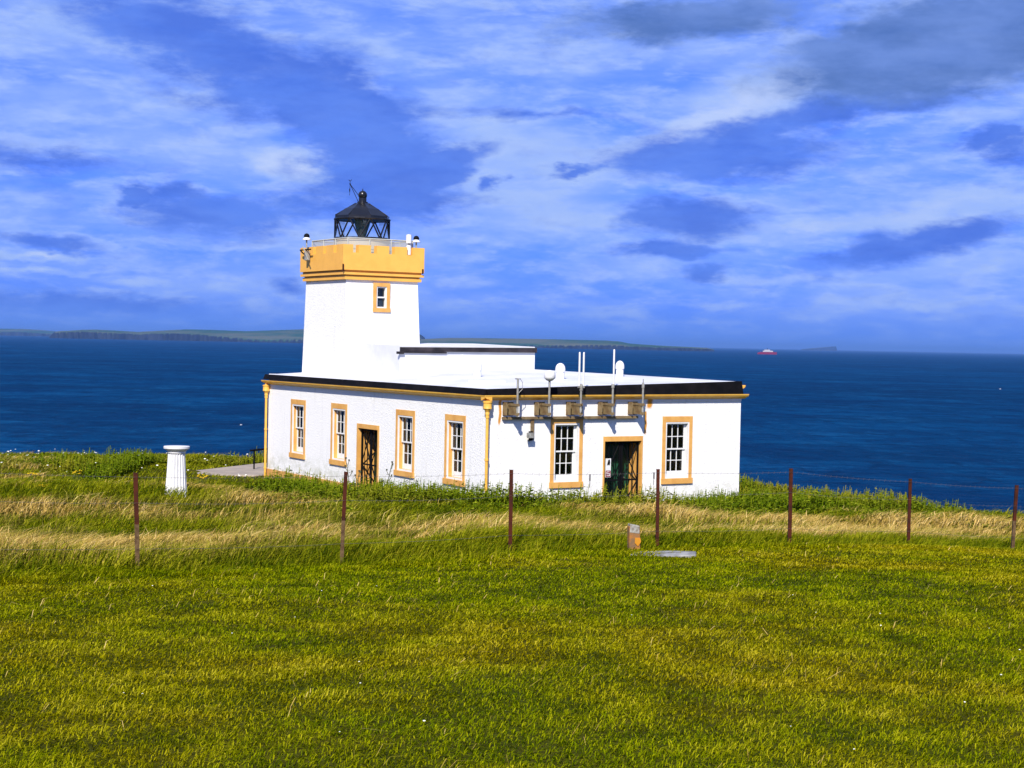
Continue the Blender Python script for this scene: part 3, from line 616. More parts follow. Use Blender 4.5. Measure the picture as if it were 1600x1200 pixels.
le = MB(); le.lathe(LX, LY, [(.13, 8.87), (.13, 8.98), (.16, 9.04), (.2, 9.18), (.28, 9.42), (.32, 9.58)], 20); le.build('optic_lens', LENS, lo, smooth=True)
va = MB(); vx = lambda px, py: None
vb, vt = Vector((LX-.15*CT, LY+.15*ST, 10.24)), Vector((LX-.47*CT, LY+.47*ST, 10.9))
va.bar(vb, vt, .012, 5); va.bar(vb+Vector((.06, 0, .18)), vt, .012, 5); va.bar(vt, vt+Vector((0, 0, .1)), .01, 5); va.bar(vt+Vector((0, 0, .1)), vt+Vector((.06*CT, -.06*ST, .16)), .012, 5); va.bar(vt+Vector((0, 0, .1)), vt+Vector((-.05*CT, .05*ST, .15)), .012, 5); va.bar(vt+Vector((0, 0, -.02)), vt+Vector((-.01, 0, -.42)), .009, 5); va.lathe(vt.x-.01, vt.y, [(.005, vt.z-.3), (.022, vt.z-.26), (.022, vt.z-.2), (.005, vt.z-.15)], 6); va.lathe(vt.x, vt.y, [(.005, vt.z-.04), (.035, vt.z), (.005, vt.z+.04)], 6)
va.build('wind_vane', LBK, lo)

# ---- things fixed to the lighthouse but separate from it
def fixture(name, a, b, z): w = l2w(a, b, z); return empty(name, w, TH)
def mast(u, ztop, kind, label):
    R_ = .5; o = fixture('antenna_mast', u, -R_, 3.05); o['group'] = 'antenna masts on the right wall'; tag(o, label, 'antenna')
    b = MB(); b.box(-.2, .16, R_-.022, R_-.003, .02, .42); b.box(-.03, .03, .03, R_-.0225, .04, .11); b.box(-.03, .03, .03, R_-.0225, .31, .38); b.box(-.012, .012, .05, R_-.0225, .1105, .3095); b.box(-.2, -.17, .28, R_-.0225, .03, .41); b.box(-.05, .05, -.04, .0295, .035, .115); b.box(-.05, .05, -.04, .0295, .305, .385); b.build('bracket', BRKT, o)
    p = MB(); p.lathe(0, 0, [(.033, .0), (.033, ztop-3.05)], 10); p.build('pole', STEEL, o, smooth=True); h = ztop-3.05
    if kind == 'dome':
        c = MB(); c.lathe(0, 0, [(.05, h-.02), (.1, h), (.15, h+.05), (.17, h+.08), (.17, h+.19), (.15, h+.25), (.08, h+.29), (.02, h+.3)], 18); c.build('dome_aerial', WP, o, smooth=True)
    if kind == 'twin':
        c = MB(); c.box(-.11, .11, -.03, .03, h-.12, h-.06); c.lathe(0, 0, [(.05, h-.2), (.05, h-.02)], 10); c.build('clamp', STEEL, o)
        for s in (-.075, .075): c = MB(); c.lathe(s, 0, [(.028, h-.1), (.028, h+.93), (.01, h+.95)], 8); c.build('whip_aerial', WP, o, smooth=True)
        c = MB(); c.path([(0, .03+.12*math.cos(a), .22+.16*math.sin(a)) for a in np.linspace(0, 5.9, 12)], .012, 5); c.build('coiled_cable', BLK, o)
    if kind == 'single':
        c = MB(); c.lathe(0, 0, [(.05, h-.12), (.05, h)], 10); c.build('clamp', STEEL, o); c = MB(); c.lathe(.02, 0, [(.028, h-.05), (.028, h+1.03), (.01, h+1.05)], 8); c.build('whip_aerial', WP, o, smooth=True)
    if kind == 'tee':
        c = MB(); c.bar((-.09, 0, h), (.09, 0, h), .018, 6); c.path([(.08, 0, h), (.16, 0, h-.1), (.16, 0, h-.3), (.03, 0, h-.42)], .009, 5); c.build('stub_aerial', STEEL, o)
    if kind == 'stub':
        c = MB(); c.lathe(0, 0, [(.045, h-.16), (.045, h-.05)], 8); c.lathe(0, 0, [(.02, h-.06), (.015, h+.12)], 6); c.build('stub_aerial', STEEL, o)
mast(.71, 4.16, 'tee', 'bare steel pole with short crossbar and cable loop nearest the drainpipe')
mast(1.81, 4.12, 'dome', 'steel pole with white round dome aerial on its tip')
mast(2.94, 4.02, 'twin', 'steel pole with two white whip aerials side by side')
mast(4.10, 4.02, 'single', 'steel pole with one tall white whip aerial above the gated door')
mast(5.23, 4.06, 'stub', 'bare steel pole with small stub aerial nearest the last window')
o = fixture('cable_tray', .47, 0, 3.0); t = MB(); t.box(0, 4.88, -.12, -.035, -.045, .03); t.build('tray', BRKT, o); t = MB(); t.box(1.0, 1.1, -.08, -.035, -.66, -.046); t.build('drop_conduit', BRKT, o)
tag(o, 'long brown cable tray running along the wall under the aerial brackets', 'cable tray')
o = fixture('floodlight', 1.35, -.1, 2.5); t = MB(); t.box(.05, .17, .0, .05, -.18, .1); t.build('mount', IRON, o); t = MB(); t.bar((.1, -.02, -.02), (-.02, -.16, .0), .02); t.build('arm', STEEL, o)
t = MB(); t.rings([[(-.02+s*x, -.16-.0*s, z) for s, z in ((-1, -.09), (1, -.09), (1, .07), (-1, .07))] for x in (.12,)]+[[(-.02+s*.07, -.06, z) for s, z in ((-1, -.05), (1, -.05), (1, .03), (-1, .03))]]); t.build('lamp_head', STEEL, o)
tag(o, 'small grey floodlight at the foot of the drop conduit on the white wall', 'floodlight')
def parapet_lamp(a, b, label, brk):
    o = fixture('gallery_lamp', a, b, 8.45); tag(o, label, 'lamp', 'dome lamps on the tower gallery')
    t = MB(); t.lathe(0, 0, [(.03, -.4), (.03, .36)], 8); t.build('stem', STEEL, o, smooth=True)
    t = MB(); t.lathe(0, 0, [(.15, .36), (.15, .385), (.09, .44), (.085, .46)], 14); t.build('shade', WP, o, smooth=True)
    t = MB(); t.lathe(0, 0, [(.1, .46), (.11, .5), (.08, .57), (.02, .6)], 14); t.build('lamp_cap', IRON, o, smooth=True)
    if brk:
        t = MB(); t.bar((-.04, .45, .0), (-.04, -.45, .0), .026); t.bar((-.04, .43, -.02), (.08, -.05, -.34), .024); t.build('bracket_arm', IRON, o); t = MB(); t.bar((-.1, -.36, -.38), (-.1, .1, .12), .024); t.build('brace', STEEL, o); t = MB(); t.box(-.06, .1, -.07, .07, -.38, -.05); t.build('junction_box', STEEL, o)
parapet_lamp(.47, 13.85, 'dome lamp on an angled bracket at the tower left corner', True)
parapet_lamp(3.93, 11.85, 'dome lamp on the railing at the tower right corner', False)
o = fixture('fog_signal', 3.30, 11.25, 8.0); t = MB(); t.lathe(0, 0, [(.09, .3), (.09, .62), (.06, .64)], 12); t.build('horn_body', WP, o, smooth=True); t = MB(); t.lathe(0, 0, [(.1, .72), (.1, 1.02), (.02, 1.04)], 12); t.build('horn_cap', WP, o, smooth=True)
t = MB(); t.lathe(0, 0, [(.05, .29), (.05, .0)], 8); t.build('stand', STEEL, o); t = MB(); t.lathe(0, 0, [(.03, .64), (.03, .72)], 8); t.build('neck', STEEL, o)
tag(o, 'white upright cylinder standing in the right notch of the ochre battlements', 'signal')
o = fixture('notice_board', DOOR_R[0]+.20, .08, 1.42); t = MB(); t.box(-.10, .10, -.012, .0, -.28, .30); t.build('board', WP, o)
t = MB(); t.box(-.09, .09, -.016, -.0125, -.27, -.07); t.build('red_panel', RED, o); t = MB()
t._add([(-.05, -.0165, .08), (-.02, -.0165, .2), (.0, -.0165, .26), (.05, -.0165, .27), (.07, -.0165, .18), (.05, -.0165, .1), (.03, -.0165, .08), (.0, -.0165, .11)], [(0, 1, 2, 3, 4, 5, 6, 7)]); t.build('black_symbol', IRON, o, fix=False)
t = MB(); t.box(-.06, .05, -.018, -.0165, -.12, -.1); t.box(-.06, -.04, -.018, -.0165, -.18, -.12); t.box(-.04, .05, -.018, -.0165, -.18, -.16); t.box(.05, .07, -.018, -.0165, -.24, -.16); t.box(-.06, .05, -.018, -.0165, -.24, -.22); t.build('white_mark', WP, o)
tag(o, 'narrow white and red notice on the front door gate', 'notice')

# ------------------------------------------------------------------ fluted white pillar
def pillar():
    b = at(275, 775, 40.); z0 = gz(b[0], b[1])-.05; s = 40./F_PX; ztop = at(275, 697, 40.)[2]-z0
    o = empty('stone_pillar', (b[0], b[1], z0)); tag(o, 'short white fluted pillar with round cap standing in the long grass', 'pillar')
    n = 80; rings = []
    for k in range(9):
        f = k/8; z = f*(ztop-.17); r = (.285-.075*f-.03*math.sin(f*math.pi)*.3)
        rings.append([((r-.03*abs(math.sin(math.pi*i*20/n)))*math.cos(2*math.pi*i/n), (r-.03*abs(math.sin(math.pi*i*20/n)))*math.sin(2*math.pi*i/n), z) for i in range(n)])
    m = MB(); m.rings(rings); m.build('shaft', STONEW, o)
    m = MB(); m.lathe(0, 0, [(.205, ztop-.17), (.225, ztop-.165), (.225, ztop-.15), (.215, ztop-.14), (.25, ztop-.10), (.31, ztop-.065), (.32, ztop-.055), (.32, ztop-.005), (.31, ztop), (.02, ztop)], 40); m.build('cap', STONEW, o, smooth=True)
pillar()

# ------------------------------------------------------------------ wire fence
def fence():
    p0 = at(POSTS[0][2], POSTS[0][3], POSTS[0][4]); o = empty('wire_fence', (p0[0], p0[1], p0[2])); tag(o, 'rusty iron post and wire fence crossing the grass in front of the lighthouse', 'fence')
    ends = []
    for a, b, c, d, Y in POSTS:
        top, bot = Vector(at(a, b, Y+.03)), Vector(at(c, d, Y)); ends.append((top, bot))
    e0, e1 = ends[0], ends[-1]
    dl, dr = (ends[0][1]-ends[1][1]), (ends[-1][1]-ends[-2][1])
    allp = [(e0[0]+dl+Vector((0, 0, .1)), e0[1]+dl+Vector((0, 0, .08)))]+ends+[(e1[0]+dr, e1[1]+dr)]
    off0 = Vector(p0)
    for k, (top, bot) in enumerate(allp):
        mid = bot.lerp(top, .47 if k % 3 else .38); w = .05+.006*(k % 2); th = .008
        def L(a, b, name, m, par):
            mb = MB(); q = [(-w/2, 0), (w/2, 0), (w/2, th), (-w/2+th, th), (-w/2+th, w), (-w/2, w)]
            mb.rings([[(c.x+x-off0.x, c.y+y-off0.y, c.z-off0.z) for x, y in q] for c in (a, b)]); return mb.build(name, m, par)
        po = L(mid, top, 'fence_post', RUST, o); L(bot-Vector((0, 0, .25)), mid-Vector((0, 0, .001)), 'post_foot', RUSTP if k in (1, 2, 7) else RUST, po)
    for fr, sag, gap in ((.955, .02, None), (.69, .03, None), (.22, .02, None)):
        mb = MB(); tie = None
        for (t0, b0), (t1, b1) in zip(allp, allp[1:]):
            p, q = b0.lerp(t0, fr)-off0+Vector((0, -.012, 0)), b1.lerp(t1, fr)-off0+Vector((0, -.012, 0)); n = 8
            pts = [p.lerp(q, i/n)-Vector((0, 0, sag*4*(i/n)*(1-i/n))) for i in range(n+1)]; mb.path(pts, .0017, 4)
            for i in range(1, 22):
                c = p.lerp(q, i/22)-Vector((0, 0, sag*4*(i/22)*(1-i/22)))
                if fr > .6: mb.bar(c+Vector((-.008, 0, -.02)), c+Vector((.008, 0, .02)), .0015, 3)
        mb.build('wire', WIRE, o)
    for px, py, Y in ((922, 741, 24.), (1022, 738, 24.7)):
        c = Vector(at(px, py, Y))-off0; m = MB(); m.bar(c, c-Vector((0, 0, .1)), .012, 5); m.bar(c-Vector((0, 0, .1)), c-Vector((.005, 0, .2)), .005, 5); m.build('wire_strainer', WIRE, o)
fence()

# ------------------------------------------------------------------ small things in the grass
def marker():
    b = at(990.5, 858, 24.0); z = gz(b[0], b[1]); o = empty('marker_post', (b[0], b[1], z), .25); tag(o, 'short weathered wooden stub post with orange yellow arrow marker beside the fence', 'marker post')
    top = at(985, 818, 24.)[2]-z
    m = MB(); m.rings([[(x*k+dx, y*k, zz) for x, y, zz in ((-.085, -.06, a), (.085, -.06, a2), (.085, .06, a2), (-.085, .06, a))] for k, dx, a, a2 in ((1, 0, -.15, -.15), (1, -.005, .15, .15), (.98, -.012, top-.03, top-.055))]); m.build('stump', WOODP, o, bevel=.01)
    m = MB(); m.rings([[(x*.9-.012, y*.9, zz) for x, y, zz in ((-.085, -.07, a), (.085, -.07, a2), (.085, .06, a2), (-.085, .06, a))] for a, a2 in ((top-.13, top-.15), (top-.027, top-.052), (top, top-.03))]); m.build('worn_top', LICH, o, bevel=.008)
    m = MB(); yy = -.0605; m._add([(x, y, zz) for y in (yy-.012, yy-.001) for x, zz in ((-.01, .2), (.07, .2), (.085, .14), (.04, .07), (-.01, .12))], [(0, 1, 2, 3, 4), (9, 8, 7, 6, 5)]+[(i, 5+i, 5+(i+1) % 5, (i+1) % 5) for i in range(5)]); m.build('arrow_plate', YSIGN, o)
marker()
def slab():
    b = at(1037, 867, 23.4); z = gz(b[0], b[1]); o = MB(); o.prism([(-.5, -.1), (.1, -.24), (.46, -.17), (.48, .15), (.1, .24), (-.44, .18)], -.04, .028); o = o.build('stone_slab', SLABM, bevel=.012); o.location = (b[0], b[1], z+.012); o.rotation_euler = (R(1.5), R(-2.2), R(-3)); tag(o, 'flat grey stone slab lying in the grass by the marker post', 'slab')
slab()
def rail():
    a = at(391.5, 704, 63.); e = at(425, 703.5, 64.5); o = empty('handrail', (a[0], a[1], 0)); tag(o, 'black metal handrail beside the concrete path behind the white wall', 'handrail')
    m = MB(); m.bar((0, 0, a[2]), (e[0]-a[0], e[1]-a[1], a[2]), .04, 8); m.build('top_rail', IRON, o)
    for k in (.17, .8): m = MB(); m.bar(((e[0]-a[0])*k, (e[1]-a[1])*k, -.05), ((e[0]-a[0])*k, (e[1]-a[1])*k, a[2]), .03, 8); m.build('post', IRON, o)
rail()
def boat():
    Y = 40*F_PX/10.; p = at(1198.5, 553.6, Y); Y = p[1]; s = Y/F_PX; o = empty('ferry_boat', (p[0], p[1], SEA)); tag(o, 'small red hulled boat with white cabin far out on the sea', 'boat')
    L = 15*s; hh = 3.8*s
    m = MB(); m.rings([[(x, y, z) for x, y, z in ((-L, 0, a*.6), (-L*.7, -w, a), (L*.85, -w, a), (L, -w*.7, a), (L, w*.7, a), (L*.85, w, a), (-L*.7, w, a))] for a, w in ((-hh*.2, 2.3*s), (hh*1.0, 3*s))]); m.build('hull', RED, o)
    m = MB(); m.prism([(-L*.45, -2*s), (L*.6, -2*s), (L*.6, 2*s), (-L*.45, 2*s)], hh*1.01, hh*1.55); m.prism([(-L*.3, -1.6*s), (L*.3, -1.6*s), (L*.3, 1.6*s), (-L*.3, 1.6*s)], hh*1.56, hh*1.95); m.build('cabin', SLABW, o)
    m = MB(); m.bar((-L*.0, 0, hh*1.96), (L*.02, 0, hh*2.7), .55*s, 6, .2*s); m.build('funnel', LBK, o)
boat()
def gull(px, py, Y, rz, label):
    p = at(px, py, Y); o = empty('gull', p, rz); tag(o, label, 'bird', 'gulls over the sea')
    m = MB(); m.rings([[(x, r*math.cos(a), r*.8*math.sin(a)) for a in np.linspace(0, 2*np.pi, 9)[:-1]] for x, r in ((-.26, .01), (-.16, .05), (0, .085), (.14, .07), (.2, .045), (.25, .04), (.3, .008))])
    for s in (-1, 1):
        m.rings([[(x, s*y, z), (x-.0, s*y, z+.012), (x-w, s*y, z+.006)] for x, y, z, w in ((.1, .05, .03, .18), (.14, .32, .14, .16), (.02, .62, .1, .03))])
    m.build('body', WP, o, smooth=True)
gull(376.5, 664, 330, .4, 'white gull low over the dark sea left of the lighthouse'); gull(1563, 608, 420, 2.6, 'pale gull over the open sea at the far right')

# ------------------------------------------------------------------ grass
def grass_material(name, stops, trans=.25):
    """colour from each blade's own tone (x: variety 0-1, y: patch 0-1); stops: two rows of colours, green row and dry row"""
    m = bpy.data.materials.new(name); m.use_nodes = True; t = NT(m.node_tree); m.node_tree.nodes.clear(); o = t.new('ShaderNodeOutputMaterial')
    a = t.new('ShaderNodeAttribute', attribute_name='tone'); x, y, z = t.sep(a.outputs['Vector'])
    def ramp(cols):
        r = t.new('ShaderNodeValToRGB'); cr = r.color_ramp
        while len(cr.elements) < len(cols): cr.elements.new(.5)
        for i, c in enumerate(cols): cr.elements[i].position = i/(len(cols)-1); cr.elements[i].color = (*c, 1)
        t.l.new(x, r.inputs[0]); return r.outputs[0]
    c = t.mix(y, ramp(stops[0]), ramp(stops[1]))
    d = t.new('ShaderNodeBsdfDiffuse'); tr = t.new('ShaderNodeBsdfTranslucent'); mx = t.new('ShaderNodeMixShader'); mx.inputs[0].default_value = trans
    t.l.new(c, d.inputs[0]); t.l.new(c, tr.inputs[0]); t.l.new(d.outputs[0], mx.inputs[1]); t.l.new(tr.outputs[0], mx.inputs[2]); t.l.new(mx.outputs[0], o.inputs[0]); return m
def blades(name, X, Y, h, w, lean, tone, m, wind=.8, droop=.35, Z=None, yaw=None):
    n = len(X); z = ground_z(X, Y)-.01 if Z is None else Z
    ya = rng.uniform(0, 2*np.pi, n) if yaw is None else yaw; cx, cy = np.cos(ya), np.sin(ya)
    la = rng.normal(0, .75, n); lx, ly = np.cos(la)*wind+rng.normal(0, .35, n), np.sin(la)*.6+rng.normal(0, .3, n)
    lx, ly = lx*lean, ly*lean
    v = np.zeros((n, 5, 3)); wx, wy = cx*w/2, cy*w/2
    def put(k, f, sgn, hz, lz): v[:, k, 0] = X+sgn*wx*f+lx*lz*h; v[:, k, 1] = Y+sgn*wy*f+ly*lz*h; v[:, k, 2] = z+hz*h
    put(0, 1, -1, 0, 0); put(1, 1, 1, 0, 0); put(2, .8, -1, .55, .3); put(3, .8, 1, .55, .3); put(4, 0, 0, 1-droop*lean, 1.)
    b = np.arange(n)*5; q = np.stack([b, b+1, b+3, b+2], -1); tr = np.stack([b+2, b+3, b+4], -1)
    return tag(raw_mesh(name, v.reshape(-1, 3), [q, tr], m, attr=np.repeat(tone, 5, axis=0)), kind='stuff')
def inside_keep(X, Y, margin=.02):
    a, b = w2l(X, Y); k = ~((a > -margin-.04) & (a < HU+margin) & (b > -margin-.04) & (b < HV+margin)); k &= ~((edge_d(X, Y) > 1.5))
    px, py = np.array(w_pts)[:, 0], np.array(w_pts)[:, 1]; ins = np.zeros(X.shape, bool); j = len(px)-1
    for i in range(len(px)): c = ((py[i] > Y) != (py[j] > Y)) & (X < (px[j]-px[i])*(Y-py[i])/(py[j]-py[i]+1e-12)+px[i]); ins ^= c; j = i
    return k & ~ins
def scatter(n, y0, y1, spread, pw=1.):
    """points over the ground from y0 to y1 metres ahead, denser near the viewer"""
    f = rng.random(n); Y = (y0**pw+f*(y1**pw-y0**pw))**(1/pw); X = rng.uniform(-1, 1, n)*(Y*spread+1.5); return X, Y
# mown lawn
LAWN = ([(.024, .046, .0006), (.115, .16, .001), (.225, .26, .0015), (.38, .37, .006)], [(.066, .06, .001), (.21, .18, .0015), (.35, .29, .003), (.56, .47, .04)])
TALL = ([(.035, .06, .002), (.12, .15, .003), (.22, .225, .005), (.36, .33, .02)], [(.2, .14, .014), (.42, .285, .055), (.62, .43, .13), (.82, .62, .26)])
WEED = ([(.018, .048, .002), (.075, .125, .004), (.16, .215, .007), (.3, .34, .025)], [(.09, .105, .004), (.2, .19, .008), (.3, .27, .02), (.4, .35, .06)])
LM, TM, WM = grass_material('lawn_blades', LAWN), grass_material('long_grass_blades', TALL), grass_material('weed_leaves', WEED)
X, Y = scatter(600000, 7.2, 33, .40, .8); s = fence_s(X, Y); k = s < .4+rng.normal(0, .25, len(s)); X, Y, s = X[k], Y[k], s[k]
pt_ = np.clip((vnoise(X, Y, .45, 31)*.55+vnoise(X, Y, 1.6, 32)*.3+vnoise(X, Y, .16, 33)*.4-.42)*2.2, 0, 1); pt_ *= np.clip((-s+.2)/1.6, .15, 1)
tuft = vnoise(X, Y, 2.6, 34)
swath = np.sin(2*np.pi*(s+.25*Y*.1)/1.7+3*vnoise(X, Y, .25, 35))*.5
n = len(X); tone = np.stack([np.clip(swath*.06+rng.beta(1.35, 1.5, n)*.9+(tuft-.5)*.5, 0, 1), np.clip(pt_+rng.normal(0, .12, n), 0, 1), np.zeros(n)], -1)
h = (.025+.035*rng.random(n)+.03*(tuft**2))*np.where(s > -1.2, 1.6, 1.); w = .0062*np.maximum(Y/9, 1)**.8*rng.uniform(.6, 1.4, n)
blades('lawn_grass', X, Y, h, w, np.clip(rng.normal(1.75, .45, n), .5, 2.6), tone, LM, wind=.45, droop=.3)
# stray pale stalks in the lawn
X, Y = scatter(1500, 7.4, 26, .40, .8); k = (fence_s(X, Y) < 0) & (vnoise(X, Y, .5, 41) > .45); X, Y = X[k], Y[k]; n = len(X)
blades('dry_stalks', X, Y, rng.uniform(.06, .16, n), .004*np.maximum(Y/9, 1), rng.uniform(.9, 1.9, n), np.stack([rng.uniform(.35, .9, n), rng.uniform(.4, 1, n), np.zeros(n)], -1), TM)
# long grass beyond the fence
X, Y = scatter(420000, 17, 78, .46, .75); s = fence_s(X, Y); k = (s > -.5+rng.normal(0, .35, len(s))) & inside_keep(X, Y); X, Y, s = X[k], Y[k], s[k]; n = len(X)
pxx = X/Y*F_PX+800
clump = vnoise(X*.6+Y*.1, Y, 1.5, 51)
band = np.exp(-((s-7.+1.5*(vnoise(X, Y, .2, 52)-.5))/(4.8-1.6*np.clip((X-3)/5, 0, 1)))**2)
dry = np.clip(band*1.3+(vnoise(X*.5, Y, .7, 53)-.5)*2.+(vnoise(X*.6, Y, .28, 57)-.47)*1.4+(clump-.5)*.5-.12, 0, 1)*np.clip((s-1.5)/2.5, .0, 1)
la, lb = w2l(X, Y); dw = np.maximum(np.maximum(-la, la-HU), np.maximum(-lb, lb-HV)); dry *= np.clip((dw-5.5)/3.5, .08, 1)
left_patch = np.exp(-(((X+7.)/2.6)**2+((s-2.1)/1.1)**2)); dry = np.clip(dry+left_patch*1.1, 0, 1)
dry = np.where(rng.random(n) < dry, np.clip(dry+.4, 0, 1), dry*.45)
tone = np.stack([np.clip(rng.beta(1.5, 1.7, n)*.9+(clump-.5)*.55, 0, 1), np.clip(dry, 0, 1), np.zeros(n)], -1)
h = (.15+.2*rng.random(n)+.28*clump**1.5)*np.clip((s+.9)/1.6, .35, 1); h *= np.clip(.5+(dw-5.)/6., .5, 1.); lowp = (X < -7.) & (X > -15) & (Y > 43) & (Y < 67); h = np.where(lowp, h*.75, h); w = .012*np.maximum(Y/22, 1)**.9*rng.uniform(.6, 1.4, n)
blades('long_grass', X, Y, h, w, np.clip(rng.normal(1.15, .3, n)+.7*(vnoise(X, Y, .9, 54)-.4), .3, 2.), tone, TM, droop=.27)
# leafy weeds along the bank below the walls and by the sea edge: stems carrying broad leaves
def weeds(name, X, Y, hmin, hmax, per, leaf, tw):
    n = len(X); H = rng.uniform(hmin, hmax, n)*(.6+.8*vnoise(X, Y, .8, 61)); z0 = ground_z(X, Y)
    X2, Y2, z2, H2 = [np.repeat(a, per) for a in (X, Y, z0, H)]; f = np.tile((np.arange(per)+.4)/per, n); m_ = len(X2)
    Xl = X2+.12*H2*f+rng.normal(0, .02, m_); Yl = Y2+rng.normal(0, .02, m_); Zl = z2+H2*f*.95
    yaw = rng.uniform(0, 2*np.pi, m_); L = leaf*(1.15-.75*f)*rng.uniform(.7, 1.3, m_); up = rng.uniform(.1, .9, m_)
    d = np.stack([np.cos(yaw), np.sin(yaw), up], -1); sd = np.stack([-np.sin(yaw), np.cos(yaw), rng.normal(0, .25, m_)], -1); c = np.stack([Xl, Yl, Zl], -1); L = L[:, None]; w_ = L*.24
    v = np.stack([c, c+d*L*.5-sd*w_, c+d*L*.5+sd*w_, c+d*L*np.array([1, 1, .55])-np.array([0, 0, .15])*L], 1)
    sw = .012*np.maximum(Y/40, .6)
    sv_ = np.stack([np.stack([X+dx*sw+ln*H, Y, z0+hz*H], -1) for dx, ln, hz in ((-1, 0, -.05), (1, 0, -.05), (-.4, .12, 1.02), (.4, .12, 1.02))], 1)
    v = np.concatenate([v, sv_]); b = np.arange(m_+n)*4; q = np.stack([b, b+1, b+3, b+2], -1)
    t_ = np.stack([np.clip(rng.beta(2, 2, m_)+.25*(f-.5), 0, 1), np.clip(np.repeat(tw, per)+rng.normal(0, .1, m_), 0, 1), np.zeros(m_)], -1)
    t_ = np.concatenate([t_, np.stack([rng.uniform(.3, .7, n), np.clip(tw, 0, 1), np.zeros(n)], -1)])
    return tag(raw_mesh(name, v.reshape(-1, 3), [q], WM, attr=np.repeat(t_, 4, axis=0)), kind='stuff')
X, Y = scatter(75000, 30, 78, .44, .9); la, lb = w2l(X, Y); dw = np.maximum(np.maximum(-la, la-HU), np.maximum(-lb, lb-HV)); ed = edge_d(X, Y)
pr_ = np.clip(1.7-np.abs(dw-4.)/3., 0, 1.2)*(dw > .25)+.9*np.exp(-((ed+3)/3.)**2)+.12*(X < -9)*(Y > 44)
k = (rng.random(len(X)) < pr_*(vnoise(X, Y, .6, 62)*.9+.3)) & inside_keep(X, Y, .25) & (ed < .8) & ~((X < -7.3) & (X > -14) & (Y > 42) & (Y < 66)); X, Y = X[k], Y[k]
nearw = w2l(X, Y); dwn = np.maximum(np.maximum(-nearw[0], nearw[0]-HU), np.maximum(-nearw[1], nearw[1]-HV)); weeds('leafy_weeds', X, Y, .3*np.where(dwn < 7, 1, .45), .66*np.where(dwn < 7, 1, .42), 12, .2, np.clip((vnoise(X, Y, .3, 63)-.4)*1.5, 0, 1))
# white flower heads by the sea edge and daisies in the lawn
def dots(name, pts, r, m):
    mb = MB()
    for x, y, z in pts:
        a = random.uniform(0, 3); rr = r*random.uniform(.7, 1.3)
        mb._add([(x+rr*math.cos(a+i*1.0472), y+rr*math.sin(a+i*1.0472), z+rr*.25*math.sin(i*2.)) for i in range(6)]+[(x, y, z+rr*.5)], [(i, (i+1) % 6, 6) for i in range(6)])
    return tag(mb.build(name, m, fix=False), kind='stuff')
pts = []
for _ in range(150):
    Yq = random.uniform(58, 75); Xq = random.uniform(-.40, -.13)*Yq
    if fence_s(Xq, Yq) > 0 and inside_keep(np.array([Xq]), np.array([Yq]))[0]: pts.append((Xq, Yq, gz(Xq, Yq)+random.uniform(.15, .45)))
PETAL = mat('white_petals', (.75, .76, .7), .8, .1); YPET = mat('yellow_petals', (.5, .33, .01), .8, .1)
dots('white_flowers', pts, .04, PETAL)
pts = []
for _ in range(34):
    Yq = 7.5+random.random()**1.3*11; Xq = random.uniform(-.36, .36)*Yq
    if fence_s(Xq, Yq) < -.6: pts.append((Xq, Yq, gz(Xq, Yq)+.045))
dots('lawn_daisies', pts, .0075, PETAL)
# single plants
def ragwort(px, py, Y, label):
    b = at(px, py, Y); z = gz(b[0], b[1]); o = empty('ragwort_plant', (b[0], b[1], z)); tag(o, label, 'plant', 'yellow flowering plants in the long grass'); H = max(.3, b[2]-z)
    st = MB(); lv = MB()
    for i in range(7):
        a = i*.9; tip = Vector((.16*math.cos(a)*(.4+.6*random.random()), .12*math.sin(a), H*random.uniform(.85, 1.05))); st.bar((0, 0, -.05), tip, .008, 4, .005)
        fl = MB()
        for j in range(5): c = tip+Vector((random.gauss(0, .02), random.gauss(0, .02), random.gauss(0, .01))); fl.lathe(c.x, c.y, [(.005, c.z-.01), (.02, c.z), (.014, c.z+.012), (.004, c.z+.016)], 7)
        fl.build('flower_head', YPET, o)
        for j in range(4): f = random.uniform(.2, .8); c = tip*f; q = random.uniform(0, 6); lv.quad(tuple(c), tuple(c+Vector((.05*math.cos(q)-.015, .05*math.sin(q), .02))), tuple(c+Vector((.11*math.cos(q), .11*math.sin(q), .01))), tuple(c+Vector((.05*math.cos(q)+.015, .05*math.sin(q), .02))))
    st.build('stem', GST, o); lv.build('leaves', GST, o, fix=False)
GST = mat('weed_stem', (.07, .09, .015), .8, .1, col2=(.05, .07, .012), vscale=9); THM = mat('thistle_stem', (.1, .11, .05), .8, .1, col2=(.07, .06, .05), vscale=9)
ragwort(51, 738, 47, 'yellow flowering weed at the far left edge below the sea'); ragwort(120, 736, 47.5, 'widest yellow flowering weed between left edge and first fence post')
ragwort(66, 757, 42, 'small yellow flowering weed lowest of those near the left edge'); ragwort(317, 743, 45, 'lone yellow flowering weed right of the white pillar')
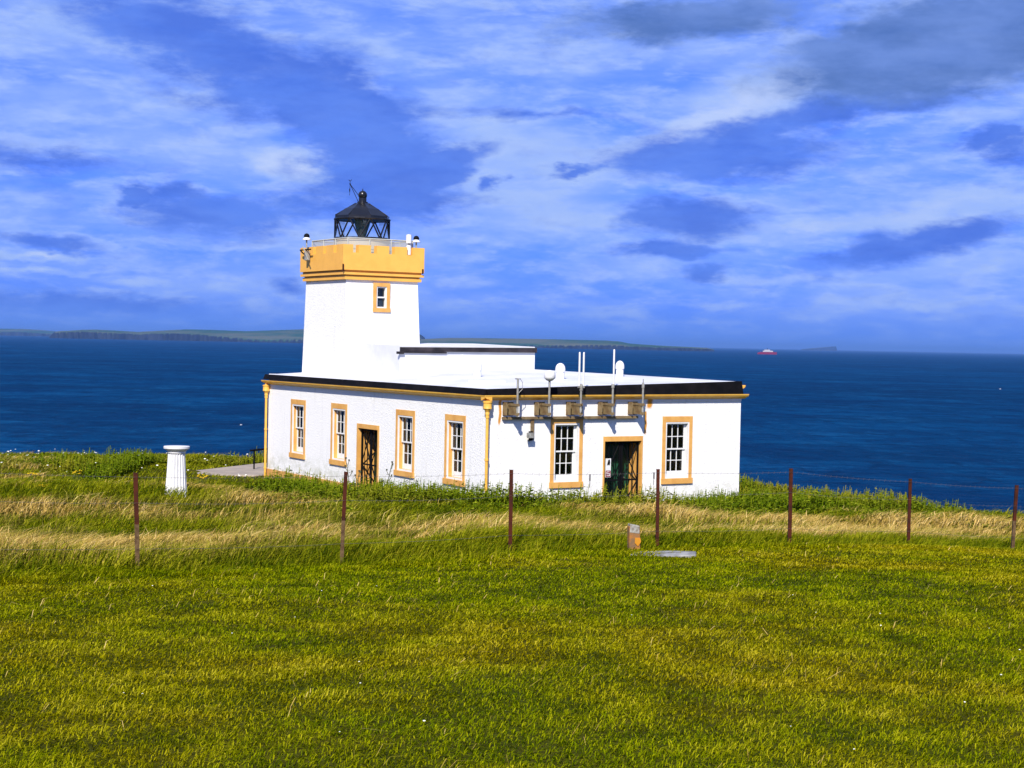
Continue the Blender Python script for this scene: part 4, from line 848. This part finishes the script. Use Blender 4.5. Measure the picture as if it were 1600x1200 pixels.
def thistle(px, py, Y, label, bend):
    b = at(px, py, Y); z = gz(b[0], b[1]); o = empty('thistle', (b[0], b[1], z)); tag(o, label, 'plant', 'dry thistles before the white wall'); H = b[2]-z; H = max(H, .5)
    st = MB(); pts_ = [Vector((bend*H*(f**1.6), 0, H*f)) for f in np.linspace(0, 1, 7)]; st.path([tuple(p) for p in pts_], .011, 5)
    for i, (f, s_) in enumerate(((.35, 1), (.5, -1), (.62, 1), (.74, -1), (.86, 1))):
        c = Vector((bend*H*(f**1.6), 0, H*f)); e = c+Vector((s_*.16*(1.2-f), random.uniform(-.05, .05), .12)); st.path([tuple(c), tuple(c.lerp(e, .5)+Vector((0, 0, -.02))), tuple(e)], .008, 4)
        hd = MB(); hd.lathe(e.x, e.y, [(.006, e.z), (.022, e.z+.015), (.02, e.z+.04), (.028, e.z+.055)], 7); hd.build('seed_head', THM, o)
        for k in range(2): q = random.uniform(0, 6); c2 = c+Vector((0, 0, -.05*k)); st.quad(tuple(c2), tuple(c2+Vector((.06*math.cos(q)-.01, .06*math.sin(q), .03))), tuple(c2+Vector((.13*math.cos(q), .13*math.sin(q), 0))), tuple(c2+Vector((.06*math.cos(q)+.01, .06*math.sin(q), .02))))
    e = pts_[-1]; hd = MB(); hd.lathe(e.x, e.y, [(.006, e.z), (.026, e.z+.015), (.024, e.z+.045), (.032, e.z+.06)], 7)
    st.build('stem', THM, o); hd.build('seed_head', THM, o)
thistle(549, 718, 44, 'tall thistle left of the side doorway', -.12); thistle(602, 724, 44.5, 'slim thistle right of the side doorway', .15); thistle(556, 738, 43, 'bushy thistle low against the left jamb of the side doorway', .1)

# ------------------------------------------------------------------ sea air
HAZE = True
if HAZE:
    hb = MB(); hb.box(-130000, 130000, -130000, 130000, SEA-60, CZ+230); hm = bpy.data.materials.new('sea_haze'); hm.use_nodes = True; t = NT(hm.node_tree); hm.node_tree.nodes.clear()
    o_ = t.new('ShaderNodeOutputMaterial'); pv = t.new('ShaderNodeVolumePrincipled'); pv.inputs['Density'].default_value = 2.6e-5; pv.inputs['Color'].default_value = (.25, .5, 1, 1); pv.inputs['Anisotropy'].default_value = .2
    t.l.new(pv.outputs[0], o_.inputs['Volume']); tag(hb.build('haze', hm), kind='stuff')
